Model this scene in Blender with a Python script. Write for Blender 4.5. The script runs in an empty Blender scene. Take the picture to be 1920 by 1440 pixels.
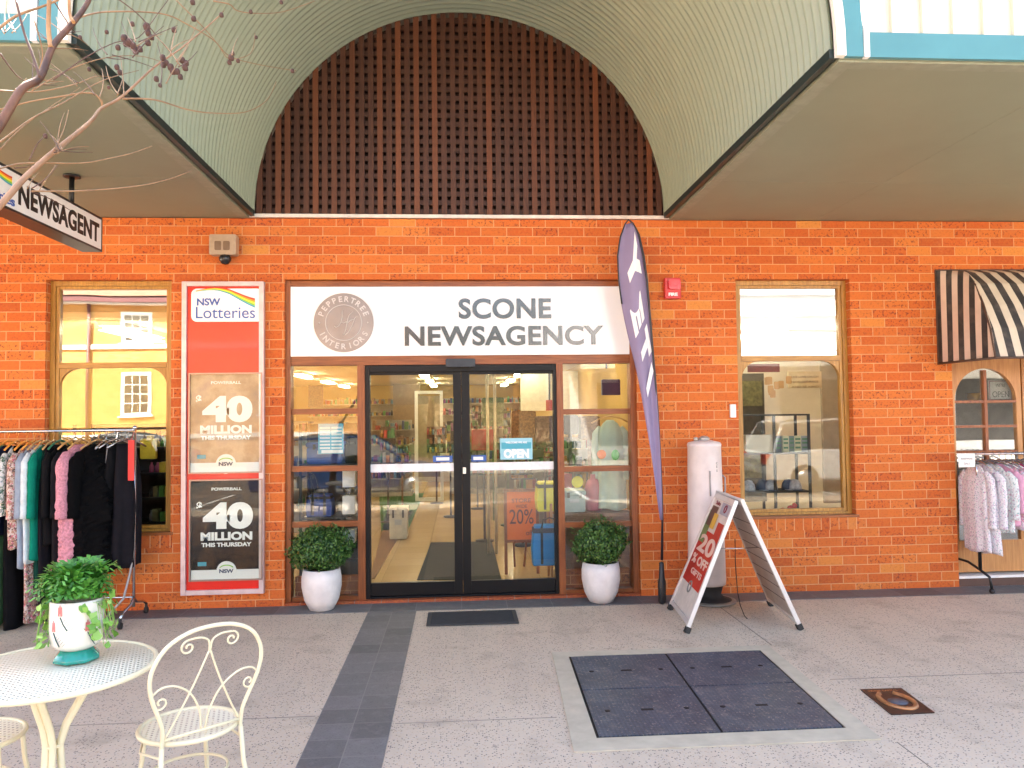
import bpy, math, random
from mathutils import Vector, Matrix
import numpy as np
random.seed(7)
S = bpy.context.scene
COL = S.collection
PI = math.pi

# ------------------------------------------------------------------ camera, sky, sun, exposure
CAMX, CAMY, CAMZ = 0.0, -7.1, 1.6862
FL, YAW, PITCH, ROLL = 1452.2, 0.067646, 0.039303, -0.012364      # focal length in pixels of a 1920 wide picture
def cam_axes():
    cy, sy, cp, sp = math.cos(YAW), math.sin(YAW), math.cos(PITCH), math.sin(PITCH)
    f = Vector((sy*cp, cy*cp, sp)); r = Vector((cy, -sy, 0)); u = r.cross(f)
    c, s = math.cos(ROLL), math.sin(ROLL)
    return c*r + s*u, -s*r + c*u, f
RV, UV, FV = cam_axes()
cd = bpy.data.cameras.new('camera'); cam = bpy.data.objects.new('camera', cd); COL.objects.link(cam)
cd.sensor_width = 36; cd.lens = FL/1920*36; cd.clip_start = 0.05; cd.clip_end = 500
cam.matrix_world = Matrix(((RV.x, UV.x, -FV.x, CAMX), (RV.y, UV.y, -FV.y, CAMY), (RV.z, UV.z, -FV.z, CAMZ), (0, 0, 0, 1)))
S.camera = cam
def at(px, py, Y):                       # the point of the vertical plane y = Y seen at a pixel of the photograph
    d = FV + (px-960)/FL*RV - (py-720)/FL*UV
    t = (Y-CAMY)/d.y
    return Vector((CAMX+t*d.x, Y, CAMZ+t*d.z))
def atz(px, py, Z):                      # the point of the level plane z = Z
    d = FV + (px-960)/FL*RV - (py-720)/FL*UV
    t = (Z-CAMZ)/d.z
    return Vector((CAMX+t*d.x, CAMY+t*d.y, Z))

SUN_EL, SUN_AZ = math.radians(50), math.radians(20)       # from behind the shop, a little from the left
world = bpy.data.worlds.new('World'); S.world = world; world.use_nodes = True
wn = world.node_tree.nodes; wl = world.node_tree.links
sky = wn.new('ShaderNodeTexSky'); sky.sky_type = 'NISHITA'; sky.sun_disc = False
sky.sun_elevation = SUN_EL; sky.sun_rotation = -SUN_AZ
sky.air_density = 1.0; sky.dust_density = 5.0; sky.ozone_density = 0.4
bg = wn.get('Background') or wn.new('ShaderNodeBackground')
bg.inputs['Strength'].default_value = 0.12
wl.new(sky.outputs[0], bg.inputs[0])
sd = bpy.data.lights.new('sun', 'SUN'); sd.energy = 5.0; sd.angle = math.radians(0.5); sd.color = (1, .92, .79)
so = bpy.data.objects.new('sun', sd); COL.objects.link(so)
to_sun = Vector((-math.sin(SUN_AZ)*math.cos(SUN_EL), math.cos(SUN_AZ)*math.cos(SUN_EL), math.sin(SUN_EL)))
so.rotation_euler = to_sun.to_track_quat('Z', 'Y').to_euler()
S.view_settings.view_transform = 'Standard'; S.view_settings.look = 'None'
S.view_settings.exposure = 3.12; S.view_settings.gamma = 1
S.render.engine = 'CYCLES'
S.cycles.max_bounces = 10; S.cycles.diffuse_bounces = 5; S.cycles.transparent_max_bounces = 16

# ------------------------------------------------------------------ materials
MATS = {}
def nmat(name):
    m = bpy.data.materials.new(name); m.use_nodes = True
    nt = m.node_tree; b = nt.nodes['Principled BSDF']
    MATS[name] = m
    return m, nt, b
def N(nt, t, **k):
    n = nt.nodes.new(t)
    for a, v in k.items(): setattr(n, a, v)
    return n
def mix(nt, fac, a, b, mode='MIX'):
    n = nt.nodes.new('ShaderNodeMix'); n.data_type = 'RGBA'; n.blend_type = mode
    for sock, v in ((n.inputs[0], fac), (n.inputs[6], a), (n.inputs[7], b)):
        if isinstance(v, bpy.types.NodeSocket): nt.links.new(v, sock)
        elif isinstance(v, (int, float)): sock.default_value = v
        else: sock.default_value = (v[0], v[1], v[2], 1)
    return n.outputs[2]
def mth(nt, op, a, b=None, c=None):
    n = nt.nodes.new('ShaderNodeMath'); n.operation = op
    for i, v in enumerate((a, b, c)):
        if v is None: continue
        if isinstance(v, bpy.types.NodeSocket): nt.links.new(v, n.inputs[i])
        else: n.inputs[i].default_value = v
    return n.outputs[0]
def ramp(nt, fac, stops, interp='LINEAR'):
    r = nt.nodes.new('ShaderNodeValToRGB'); r.color_ramp.interpolation = interp
    e = r.color_ramp.elements
    while len(e) < len(stops): e.new(0.5)
    for el, (p, c) in zip(e, stops):
        el.position = p; el.color = (c[0], c[1], c[2], 1) if not isinstance(c, (int, float)) else (c, c, c, 1)
    nt.links.new(fac, r.inputs[0]); return r.outputs[0]
def noise(nt, vec, scale, detail=3, rough=.5):
    n = nt.nodes.new('ShaderNodeTexNoise'); n.inputs['Scale'].default_value = scale
    n.inputs['Detail'].default_value = detail; n.inputs['Roughness'].default_value = rough
    if vec is not None: nt.links.new(vec, n.inputs['Vector'])
    return n.outputs['Fac']
def objco(nt): return nt.nodes.new('ShaderNodeTexCoord').outputs['Object']
def bump(nt, b, h, strength=.3, dist=.005):
    n = nt.nodes.new('ShaderNodeBump'); n.inputs['Strength'].default_value = strength; n.inputs['Distance'].default_value = dist
    nt.links.new(h, n.inputs['Height']); nt.links.new(n.outputs[0], b.inputs['Normal'])
def M(name, col, rough=.5, metal=0, var=.15, scale=12, bmp=0, bscale=60, coat=0, emit=None, spec=None):
    if name in MATS: return MATS[name]
    m, nt, b = nmat(name)
    b.inputs['Roughness'].default_value = rough; b.inputs['Metallic'].default_value = metal
    if coat: b.inputs['Coat Weight'].default_value = coat; b.inputs['Coat Roughness'].default_value = .05
    if spec is not None: b.inputs['Specular IOR Level'].default_value = spec
    co = objco(nt)
    if var:
        f = noise(nt, co, scale, 4, .6)
        f = ramp(nt, f, [(.3, 0), (.7, 1)])
        c = mix(nt, f, [v*(1-var) for v in col], [min(1, v*(1+var*.6)) for v in col])
        nt.links.new(c, b.inputs['Base Color'])
    else: b.inputs['Base Color'].default_value = (*col, 1)
    if bmp: bump(nt, b, noise(nt, co, bscale, 3), bmp)
    if emit:
        b.inputs['Emission Color'].default_value = (*emit[0], 1); b.inputs['Emission Strength'].default_value = emit[1]
    return m

def brick_mat(name, bw=.24, bh=.086, mort=.0048, tones=None, mortar=(.70, .34, .155), off=.5, plane='xz', blotch=.75, shift=(0, 0)):
    m, nt, b = nmat(name)
    co = objco(nt); sp = N(nt, 'ShaderNodeSeparateXYZ'); nt.links.new(co, sp.inputs[0])
    cb = N(nt, 'ShaderNodeCombineXYZ')
    if plane == 'xz':
        u = mth(nt, 'ADD', mth(nt, 'ADD', sp.outputs[0], sp.outputs[1]), shift[0]); v = mth(nt, 'ADD', sp.outputs[2], shift[1])
    else:
        u = mth(nt, 'ADD', sp.outputs[0], shift[0]); v = mth(nt, 'ADD', sp.outputs[1], shift[1])
    nt.links.new(u, cb.inputs[0]); nt.links.new(v, cb.inputs[1])
    br = N(nt, 'ShaderNodeTexBrick'); br.offset = off
    nt.links.new(cb.outputs[0], br.inputs['Vector'])
    br.inputs['Scale'].default_value = 1; br.inputs['Brick Width'].default_value = bw; br.inputs['Row Height'].default_value = bh
    br.inputs['Mortar Size'].default_value = mort; br.inputs['Mortar Smooth'].default_value = .25
    br.inputs['Color1'].default_value = (0, 0, 0, 1); br.inputs['Color2'].default_value = (1, 1, 1, 1); br.inputs['Mortar'].default_value = (.5, .5, .5, 1)
    t = br.outputs['Color']; fac = br.outputs['Fac']
    tones = tones or [(0, (.42, .085, .026)), (.15, (.52, .108, .028)), (.4, (.56, .128, .031)), (.7, (.60, .155, .037)), (.93, (.63, .19, .048)), (.98, (.66, .25, .060)), (1, (.68, .30, .075))]
    c = ramp(nt, t, tones)
    big = noise(nt, co, 1.2, 2)
    c = mix(nt, mth(nt, 'MULTIPLY', big, .35), c, (.58, .14, .035))
    n1 = noise(nt, co, 38, 4, .7)
    c = mix(nt, ramp(nt, n1, [(.4, .0), (.75, .5)]), c, (.62, .20, .04))
    # iron spots: dark purple blotches that gather on some bricks
    t2 = mth(nt, 'FRACT', mth(nt, 'MULTIPLY', t, 7.31))
    n2 = noise(nt, co, 42, 3, .65)
    spots = mth(nt, 'MULTIPLY', ramp(nt, n2, [(.54, 0), (.62, 1)]), mth(nt, 'MULTIPLY', ramp(nt, t2, [(.35, .25), (.7, 1)]), blotch))
    c = mix(nt, spots, c, (.10, .028, .030))
    fine = noise(nt, co, 170, 2, .6); c = mix(nt, ramp(nt, fine, [(.60, 0), (.68, .55)]), c, (.16, .035, .02))
    mc = mix(nt, noise(nt, co, 20, 2), mortar, [v*.75 for v in mortar])
    soot = ramp(nt, noise(nt, co, .9, 5, .65), [(.50, 0), (.78, .30)])
    c = mix(nt, soot, c, (.34, .08, .025))
    salt = ramp(nt, noise(nt, co, 2.3, 5, .7), [(.56, 0), (.78, .30)]); c = mix(nt, salt, c, (.66, .30, .14))
    c = mix(nt, fac, c, mc)
    nt.links.new(c, b.inputs['Base Color']); b.inputs['Roughness'].default_value = .8; b.inputs['Specular IOR Level'].default_value = .15
    h = mth(nt, 'SUBTRACT', mth(nt, 'MULTIPLY', n1, .25), fac)
    bump(nt, b, h, .6, .004)
    return m
def wood_mat(name, dark, light, rough=.4, axis='z', scale=1.0):
    m, nt, b = nmat(name)
    co = objco(nt); mp = N(nt, 'ShaderNodeMapping')
    sc = {'z': (60, 60, 4), 'x': (4, 60, 60), 'y': (60, 4, 60)}[axis]
    mp.inputs['Scale'].default_value = [s*scale for s in sc]
    nt.links.new(co, mp.inputs[0])
    n = noise(nt, mp.outputs[0], 1, 5, .65)
    blo = noise(nt, co, 3, 2)
    c = mix(nt, ramp(nt, n, [(.3, 0), (.7, 1)]), dark, light)
    c = mix(nt, mth(nt, 'MULTIPLY', blo, .4), c, [v*.6 for v in dark])
    nt.links.new(c, b.inputs['Base Color']); b.inputs['Roughness'].default_value = rough
    bump(nt, b, n, .15, .002)
    return m
def glass_mat(name, refl=.10, tint=(.93, .96, .94), gain=2.0):
    m, nt, b = nmat(name); nt.nodes.remove(b)
    out = nt.nodes['Material Output']
    tr = N(nt, 'ShaderNodeBsdfTransparent'); tr.inputs[0].default_value = (*tint, 1)
    gl = N(nt, 'ShaderNodeBsdfGlossy'); gl.inputs['Roughness'].default_value = 0.0; gl.inputs[0].default_value = (1, 1, 1, 1)
    nz = noise(nt, objco(nt), 1.3, 1); bp = N(nt, 'ShaderNodeBump'); bp.inputs['Strength'].default_value = .04; bp.inputs['Distance'].default_value = .02
    nt.links.new(nz, bp.inputs['Height']); nt.links.new(bp.outputs[0], gl.inputs['Normal'])
    fr = N(nt, 'ShaderNodeFresnel'); fr.inputs[0].default_value = 1.5
    f = mth(nt, 'ADD', mth(nt, 'MULTIPLY', fr.outputs[0], gain), refl)
    f = mth(nt, 'MINIMUM', f, .95)
    mx = N(nt, 'ShaderNodeMixShader'); nt.links.new(f, mx.inputs[0]); nt.links.new(tr.outputs[0], mx.inputs[1]); nt.links.new(gl.outputs[0], mx.inputs[2])
    nt.links.new(mx.outputs[0], out.inputs[0])
    return m
def stripes_mat(name, axis, period, c1, c2, rough=.7, duty=.5, phase=0):
    m, nt, b = nmat(name); co = objco(nt); sp = N(nt, 'ShaderNodeSeparateXYZ'); nt.links.new(co, sp.inputs[0])
    v = mth(nt, 'FRACT', mth(nt, 'ADD', mth(nt, 'DIVIDE', sp.outputs['xyz'.index(axis)], period), 100+phase))
    f = mth(nt, 'GREATER_THAN', v, duty)
    dirt = noise(nt, co, 9, 4)
    c = mix(nt, f, c1, c2); c = mix(nt, mth(nt, 'MULTIPLY', ramp(nt, dirt, [(.45, 0), (.8, 1)]), .25), c, (.35, .28, .22))
    nt.links.new(c, b.inputs['Base Color']); b.inputs['Roughness'].default_value = rough
    bump(nt, b, noise(nt, co, 400, 1), .1, .001)
    return m
def floral_mat(name, base, cols, scale=28, amount=.5):
    m, nt, b = nmat(name); co = objco(nt)
    c = base
    for i, k in enumerate(cols):
        mp = N(nt, 'ShaderNodeMapping'); mp.inputs['Location'].default_value = (i*3.1, i*1.7, i*5.3); nt.links.new(co, mp.inputs[0])
        f = noise(nt, mp.outputs[0], scale*(1+.15*i), 3, .7)
        f = ramp(nt, f, [(.64-amount*.12, 0), (.66-amount*.12, 1)])
        c = mix(nt, f, c, k)
    nt.links.new(c, b.inputs['Base Color']); b.inputs['Roughness'].default_value = .85
    return m
def leaf_mat(name, a, b_, c_, rough=.45):
    m, nt, b = nmat(name)
    g = N(nt, 'ShaderNodeNewGeometry')
    c = ramp(nt, g.outputs['Random Per Island'], [(0, a), (.5, b_), (1, c_)])
    nt.links.new(c, b.inputs['Base Color']); b.inputs['Roughness'].default_value = rough
    b.inputs['Subsurface Weight'].default_value = 0
    return m

# ------------------------------------------------------------------ mesh helpers
class MB:
    def __init__(s): s.v = []; s.f = []; s.mi = []; s.m = 0; s.sm = []; s.smooth = False
    def add(s, vs, fs):
        o = len(s.v); s.v += [tuple(p) for p in vs]
        for f in fs: s.f.append([o+i for i in f]); s.mi.append(s.m); s.sm.append(s.smooth)
    def box(s, x0, x1, y0, y1, z0, z1):
        if x0 > x1: x0, x1 = x1, x0
        if y0 > y1: y0, y1 = y1, y0
        if z0 > z1: z0, z1 = z1, z0
        s.add([(x0,y0,z0),(x1,y0,z0),(x1,y1,z0),(x0,y1,z0),(x0,y0,z1),(x1,y0,z1),(x1,y1,z1),(x0,y1,z1)],
              [(0,3,2,1),(4,5,6,7),(0,1,5,4),(1,2,6,5),(2,3,7,6),(3,0,4,7)])
    def rbox(s, x0, x1, y0, y1, z0, z1, r=.01, seg=3):           # box with edges rounded in plan (x,z outline rounded, extruded in y)
        if x0 > x1: x0, x1 = x1, x0
        if z0 > z1: z0, z1 = z1, z0
        r = min(r, (x1-x0)/2.01, (z1-z0)/2.01)
        pts = []
        for cx, cz, a0 in ((x1-r, z1-r, 0), (x0+r, z1-r, 90), (x0+r, z0+r, 180), (x1-r, z0+r, 270)):
            for k in range(seg+1):
                a = math.radians(a0+90*k/seg); pts.append((cx+r*math.cos(a), cz+r*math.sin(a)))
        s.prism_xz(pts, y0, y1)
    def prism_xz(s, pts, y0, y1):
        n = len(pts)
        vs = [(p[0], y0, p[1]) for p in pts]+[(p[0], y1, p[1]) for p in pts]
        s.add(vs, [tuple(range(n))[::1], tuple(range(2*n-1, n-1, -1))]+[(i, n+i, n+(i+1) % n, (i+1) % n) for i in range(n)])
    def prism_xy(s, pts, z0, z1):
        n = len(pts)
        vs = [(p[0], p[1], z0) for p in pts]+[(p[0], p[1], z1) for p in pts]
        s.add(vs, [tuple(range(n-1, -1, -1)), tuple(range(n, 2*n))]+[(i, (i+1) % n, n+(i+1) % n, n+i) for i in range(n)])
    def prism_yz(s, pts, x0, x1):
        n = len(pts)
        vs = [(x0, p[0], p[1]) for p in pts]+[(x1, p[0], p[1]) for p in pts]
        s.add(vs, [tuple(range(n)), tuple(range(2*n-1, n-1, -1))]+[(i, n+i, n+(i+1) % n, (i+1) % n) for i in range(n)])
    def tube(s, pts, r, n=8, caps=True, closed=False):
        pts = [Vector(p) for p in pts]; k = len(pts)
        rs = r if isinstance(r, (list, tuple)) else [r]*k
        sm = s.smooth; s.smooth = True
        o = len(s.v); prev = None
        for i, p in enumerate(pts):
            if closed: d = pts[(i+1) % k]-pts[i-1]
            else: d = (pts[min(i+1, k-1)]-pts[max(i-1, 0)])
            if d.length < 1e-9: d = Vector((0, 0, 1))
            d.normalize()
            if prev is None:
                a = Vector((0, 0, 1)) if abs(d.z) < .9 else Vector((1, 0, 0)); u = d.cross(a).normalized()
            else:
                u = (prev-d*prev.dot(d))
                u = u.normalized() if u.length > 1e-6 else d.orthogonal().normalized()
            prev = u; w = d.cross(u)
            for j in range(n):
                a = 2*PI*j/n; s.v.append(tuple(p+rs[i]*(math.cos(a)*u+math.sin(a)*w)))
        m = k if closed else k-1
        for i in range(m):
            for j in range(n):
                a = o+i*n+j; b = o+i*n+(j+1) % n; i2 = (i+1) % k
                s.f.append([a, b, o+i2*n+(j+1) % n, o+i2*n+j]); s.mi.append(s.m); s.sm.append(True)
        if caps and not closed:
            s.f.append([o+j for j in range(n)][::-1]); s.mi.append(s.m); s.sm.append(False)
            s.f.append([o+(k-1)*n+j for j in range(n)]); s.mi.append(s.m); s.sm.append(False)
        s.smooth = sm
    def lathe(s, prof, cx=0, cy=0, n=32, axis='z', cz=0):
        o = len(s.v)
        for (r, h) in prof:
            for j in range(n):
                a = 2*PI*j/n
                if axis == 'z': s.v.append((cx+r*math.cos(a), cy+r*math.sin(a), h))
                else: s.v.append((cx+r*math.cos(a), h, cz+r*math.sin(a)))
        for i in range(len(prof)-1):
            for j in range(n):
                q = [o+i*n+j, o+i*n+(j+1) % n, o+(i+1)*n+(j+1) % n, o+(i+1)*n+j]
                s.f.append(q if axis == 'z' else q[::-1]); s.mi.append(s.m); s.sm.append(True)
        for i, rev in ((0, True), (len(prof)-1, False)):
            if prof[i][0] > 1e-4:
                q = [o+i*n+j for j in range(n)]
                s.f.append(q[::-1] if rev == (axis == 'z') else q); s.mi.append(s.m); s.sm.append(False)
    def ball(s, c, r, n=10, sq=(1, 1, 1)):
        o = len(s.v); m = n//2
        for i in range(m+1):
            t = PI*i/m
            for j in range(n):
                a = 2*PI*j/n; s.v.append((c[0]+sq[0]*r*math.sin(t)*math.cos(a), c[1]+sq[1]*r*math.sin(t)*math.sin(a), c[2]+sq[2]*r*math.cos(t)))
        for i in range(m):
            for j in range(n):
                s.f.append([o+i*n+j, o+(i+1)*n+j, o+(i+1)*n+(j+1) % n, o+i*n+(j+1) % n]); s.mi.append(s.m); s.sm.append(True)
    def obox(s, a, b, w, t, up=(0, 0, 1)):                      # bar from a to b, width w across, t along 'up'
        a, b = Vector(a), Vector(b); d = (b-a).normalized(); u = Vector(up); u = (u-d*u.dot(d)).normalized(); q = d.cross(u)
        vs = [p+sx*q*w/2+sy*u*t/2 for p in (a, b) for sx, sy in ((-1,-1),(1,-1),(1,1),(-1,1))]
        s.add(vs, [(0,1,2,3),(7,6,5,4),(0,4,5,1),(1,5,6,2),(2,6,7,3),(3,7,4,0)])
def setp(o, label=None, cat=None, group=None, kind=None):
    if label: o['label'] = label
    if cat: o['category'] = cat
    if group: o['group'] = group
    if kind: o['kind'] = kind
    return o
def thing(name, label, cat, loc=(0, 0, 0), rotz=0, group=None):
    o = bpy.data.objects.new(name, None); COL.objects.link(o); o.empty_display_size = .1
    o.location = loc; o.rotation_euler = (0, 0, rotz); setp(o, label, cat, group)
    return o
def wmat(o):
    m = Matrix.Translation(o.location) @ o.rotation_euler.to_matrix().to_4x4()
    return wmat(o.parent) @ m if o.parent else m
def obj(name, mb, mats, parent=None, local=False, label=None, bevel=0):
    me = bpy.data.meshes.new(name); me.from_pydata(mb.v, [], mb.f)
    if not isinstance(mats, (list, tuple)): mats = [mats]
    for m in mats: me.materials.append(m)
    me.polygons.foreach_set('material_index', mb.mi); me.polygons.foreach_set('use_smooth', mb.sm)
    if parent and not local: me.transform(wmat(parent).inverted())
    me.update()
    o = bpy.data.objects.new(name, me); COL.objects.link(o)
    if parent: o.parent = parent
    if label: o['label'] = label
    if bevel:
        b = o.modifiers.new('bevel', 'BEVEL'); b.width = bevel; b.segments = 2; b.limit_method = 'ANGLE'; b.angle_limit = .6
    return o
def struct(name, mb, mats): return setp(obj(name, mb, mats), kind='structure')
def boxo(name, dims, m, parent=None, local=False, bevel=0, label=None):
    b = MB(); b.box(*dims); return obj(name, b, m, parent, local, label, bevel)
def copy_tree(o, parent=None):
    c = o.copy(); COL.objects.link(c)
    if parent: c.parent = parent
    for ch in list(o.children): copy_tree(ch, c)
    return c
FACE_FRONT = Matrix(((1, 0, 0), (0, 0, -1), (0, 1, 0)))        # text plane turned to the street
def text_verts(s, w=None, h=None, depth=.003, bold=0.0, spacing=1.0, shear=0):
    cu = bpy.data.curves.new('t', 'FONT'); cu.body = s; cu.size = 1; cu.offset = bold; cu.extrude = .01; cu.space_character = spacing; cu.shear = shear
    cu.resolution_u = 6
    o = bpy.data.objects.new('t', cu); COL.objects.link(o)
    dg = bpy.context.evaluated_depsgraph_get(); dg.update()
    me = bpy.data.meshes.new_from_object(o.evaluated_get(dg))
    v = np.array([tuple(p.co) for p in me.vertices]); f = [list(p.vertices) for p in me.polygons]
    bpy.data.objects.remove(o); bpy.data.curves.remove(cu); bpy.data.meshes.remove(me)
    mn, mx = v.min(0), v.max(0); v -= (mn+mx)/2; sz = mx-mn
    if w and h: v[:, 0] *= w/sz[0]; v[:, 1] *= h/sz[1]
    elif h: v[:, :2] *= h/sz[1]
    else: v[:, :2] *= w/sz[0]
    v[:, 2] *= depth/sz[2]
    return v, f
def add_text(mb, s, centre, R=FACE_FRONT, w=None, h=None, depth=.003, bold=0.0, spacing=1.0, shear=0):
    v, f = text_verts(s, w, h, depth, bold, spacing, shear)
    Rn = np.array(R); v = v @ Rn.T + np.array(tuple(centre))
    mb.add(v.tolist(), f)

# ------------------------------------------------------------------ shared materials
brick = brick_mat('orange_brick', shift=(.03, .02))
rowlock = brick_mat('rowlock_brick', bw=.086, bh=.5, shift=(.0, .2), off=0)
redsill = brick_mat('threshold_brick', bw=.24, bh=.5, mort=.004, shift=(.0, .2), off=0, plane='xy', mortar=(.30, .20, .16),
                    tones=[(0, (.20, .05, .035)), (1, (.28, .08, .05))], blotch=.3)
oak = wood_mat('golden_oak', (.30, .13, .018), (.60, .33, .07), .35, 'z')
oakx = wood_mat('golden_oak_rail', (.30, .13, .018), (.60, .33, .07), .35, 'x')
cedar = wood_mat('cedar_stain', (.17, .040, .009), (.40, .12, .026), .4, 'z')
cedarx = wood_mat('cedar_stain_rail', (.17, .040, .009), (.40, .13, .03), .4, 'x')
tan_wood = wood_mat('tan_door_wood', (.40, .17, .05), (.62, .32, .11), .4, 'z')
black_al = M('black_aluminium', (.006, .006, .007), .4, 0, .1, spec=.25)
white_p = M('white_paint', (.80, .79, .76), .4, 0, .04)
cream_p = M('cream_paint', (.74, .70, .60), .4, 0, .05)
teal = M('teal_paint', (.07, .22, .24), .4, 0, .08, 3)
darkm = M('dark_steel', (.03, .032, .035), .4, .6, .2)
chrome = M('chrome', (.6, .6, .62), .18, 1, .05)
rubber = M('black_rubber', (.02, .02, .02), .7)
glass = glass_mat('window_glass', .008, gain=.85)
glass_hi = glass_mat('reflective_glass', .13, (.8, .82, .8))
glass_poster = glass_mat('poster_glass', .0, gain=.45)

# ------------------------------------------------------------------ ground
def ground_mat():
    m, nt, b = nmat('exposed_aggregate'); co = objco(nt)
    n0 = noise(nt, co, .7, 3); n1 = noise(nt, co, 5, 4)
    base = mix(nt, ramp(nt, n0, [(.3, 0), (.7, 1)]), (.55, .445, .335), (.62, .515, .395))
    base = mix(nt, mth(nt, 'MULTIPLY', n1, .35), base, (.64, .54, .42))
    vo = N(nt, 'ShaderNodeTexVoronoi'); vo.inputs['Scale'].default_value = 95; nt.links.new(co, vo.inputs['Vector'])
    sp = N(nt, 'ShaderNodeSeparateColor'); nt.links.new(vo.outputs['Color'], sp.inputs[0])
    stone = mth(nt, 'LESS_THAN', vo.outputs['Distance'], .42)
    dark = mth(nt, 'MULTIPLY', mth(nt, 'GREATER_THAN', sp.outputs[0], .80), stone)
    pale = mth(nt, 'MULTIPLY', mth(nt, 'LESS_THAN', sp.outputs[0], .24), stone)
    pink = mth(nt, 'MULTIPLY', mth(nt, 'GREATER_THAN', sp.outputs[1], .75), stone)
    c = mix(nt, mth(nt, 'MULTIPLY', pink, .5), base, (.40, .24, .17))
    c = mix(nt, mth(nt, 'MULTIPLY', pale, .6), c, (.52, .48, .44))
    c = mix(nt, mth(nt, 'MULTIPLY', dark, .85), c, (.10, .10, .115))
    n3 = noise(nt, co, 2.4, 4, .6)
    c = mix(nt, ramp(nt, n3, [(.56, 0), (.74, .45)]), c, (.22, .175, .13))
    gum = N(nt, 'ShaderNodeTexVoronoi'); gum.inputs['Scale'].default_value = 3.1; nt.links.new(co, gum.inputs['Vector'])
    c = mix(nt, mth(nt, 'MULTIPLY', mth(nt, 'LESS_THAN', gum.outputs['Distance'], .045), .45), c, (.10, .09, .08))
    trk = N(nt, 'ShaderNodeMapping'); trk.inputs['Scale'].default_value = (2.2, .35, 1); nt.links.new(co, trk.inputs[0])
    c = mix(nt, ramp(nt, noise(nt, trk.outputs[0], 1.6, 4, .6), [(.5, 0), (.8, .4)]), c, (.30, .25, .20))
    nt.links.new(c, b.inputs['Base Color']); b.inputs['Roughness'].default_value = .8; b.inputs['Specular IOR Level'].default_value = .2
    bump(nt, b, vo.outputs['Distance'], .3, .002)
    return m
agg = ground_mat()
def slate_mat(name, bw, bh, plane_shift, off):
    m, nt, b = nmat(name); co = objco(nt)
    sp = N(nt, 'ShaderNodeSeparateXYZ'); nt.links.new(co, sp.inputs[0]); cb = N(nt, 'ShaderNodeCombineXYZ')
    nt.links.new(mth(nt, 'ADD', sp.outputs[0], plane_shift[0]), cb.inputs[0]); nt.links.new(mth(nt, 'ADD', sp.outputs[1], plane_shift[1]), cb.inputs[1])
    br = N(nt, 'ShaderNodeTexBrick'); br.offset = off; nt.links.new(cb.outputs[0], br.inputs['Vector'])
    br.inputs['Scale'].default_value = 1; br.inputs['Brick Width'].default_value = bw; br.inputs['Row Height'].default_value = bh
    br.inputs['Mortar Size'].default_value = .003; br.inputs['Color1'].default_value = (0, 0, 0, 1); br.inputs['Color2'].default_value = (1, 1, 1, 1)
    c = ramp(nt, br.outputs['Color'], [(0, (.105, .104, .107)), (.5, (.130, .128, .130)), (1, (.165, .162, .162))])
    n1 = noise(nt, co, 14, 4, .7); c = mix(nt, ramp(nt, n1, [(.5, 0), (.8, .5)]), c, (.24, .235, .24))
    n2 = noise(nt, co, 120, 2); c = mix(nt, ramp(nt, n2, [(.55, 0), (.7, .5)]), c, (.05, .052, .06))
    c = mix(nt, br.outputs['Fac'], c, (.20, .19, .185))
    nt.links.new(c, b.inputs['Base Color']); b.inputs['Roughness'].default_value = .6
    bump(nt, b, mth(nt, 'SUBTRACT', mth(nt, 'MULTIPLY', n1, .4), br.outputs['Fac']), .3, .002)
    return m
b = MB(); b.add([(-60, -7.6, 0), (60, -7.6, 0), (60, 0.3, 0), (-60, 0.3, 0)], [(0, 1, 2, 3)]); struct('pavement', b, agg)
b = MB(); b.box(-.805, -.39, -7.55, -.315, -.02, .004); struct('paver_band', b, slate_mat('slate_band', .208, .21, (.805, 0), 0))
b = MB(); b.box(-8, 8, -.30, -.004, -.02, .005); struct('paver_strip', b, slate_mat('slate_strip', .40, .29, (0, .295), 0))
b = MB(); b.box(-60, 60, -7.78, -7.6, -.16, .006); struct('kerb', b, M('kerb_concrete', (.36, .34, .31), .8, bmp=.2))
b = MB(); b.add([(-60, -17.2, -.14), (60, -17.2, -.14), (60, -7.7, -.14), (-60, -7.7, -.14)], [(0, 1, 2, 3)])
struct('road', b, M('asphalt', (.15, .14, .125), .85, 0, .3, 3, .4, 120))
b = MB(); b.box(-60, 60, -20.2, -17.2, -.2, 0); struct('far_pavement', b, M('far_concrete', (.42, .38, .33), .85))
b = MB(); b.add([(-200, -200, -.3), (200, -200, -.3), (200, 200, -.3), (-200, 200, -.3)], [(0, 1, 2, 3)]); struct('ground', b, M('earth', (.2, .17, .12), .9))
b = MB(); b.box(-.9, -.775, -17, -7.9, -.16, -.135)
for i in range(-6, 8): b.box(i*2.7-.05, i*2.7+.05, -12.0, -7.9, -.16, -.136)
struct('road_marking', b, M('road_paint', (.75, .75, .72), .6))
jm = M('saw_cut', (.27, .23, .19), .9)
b = MB(); b.box(2.225, 2.231, -1.58, -.32, 0, .002); b.box(2.195, 2.2, -7.5, -3.24, 0, .002)
b.box(-8, -.83, -2.602, -2.597, 0, .002); b.box(-.37, .52, -2.752, -2.748, 0, .002); b.box(2.3, 8, -2.32, -2.315, 0, .002); b.box(-2.83, -2.825, -7.5, -.32, 0, .002)
struct('pavement_joint', b, jm)

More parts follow.
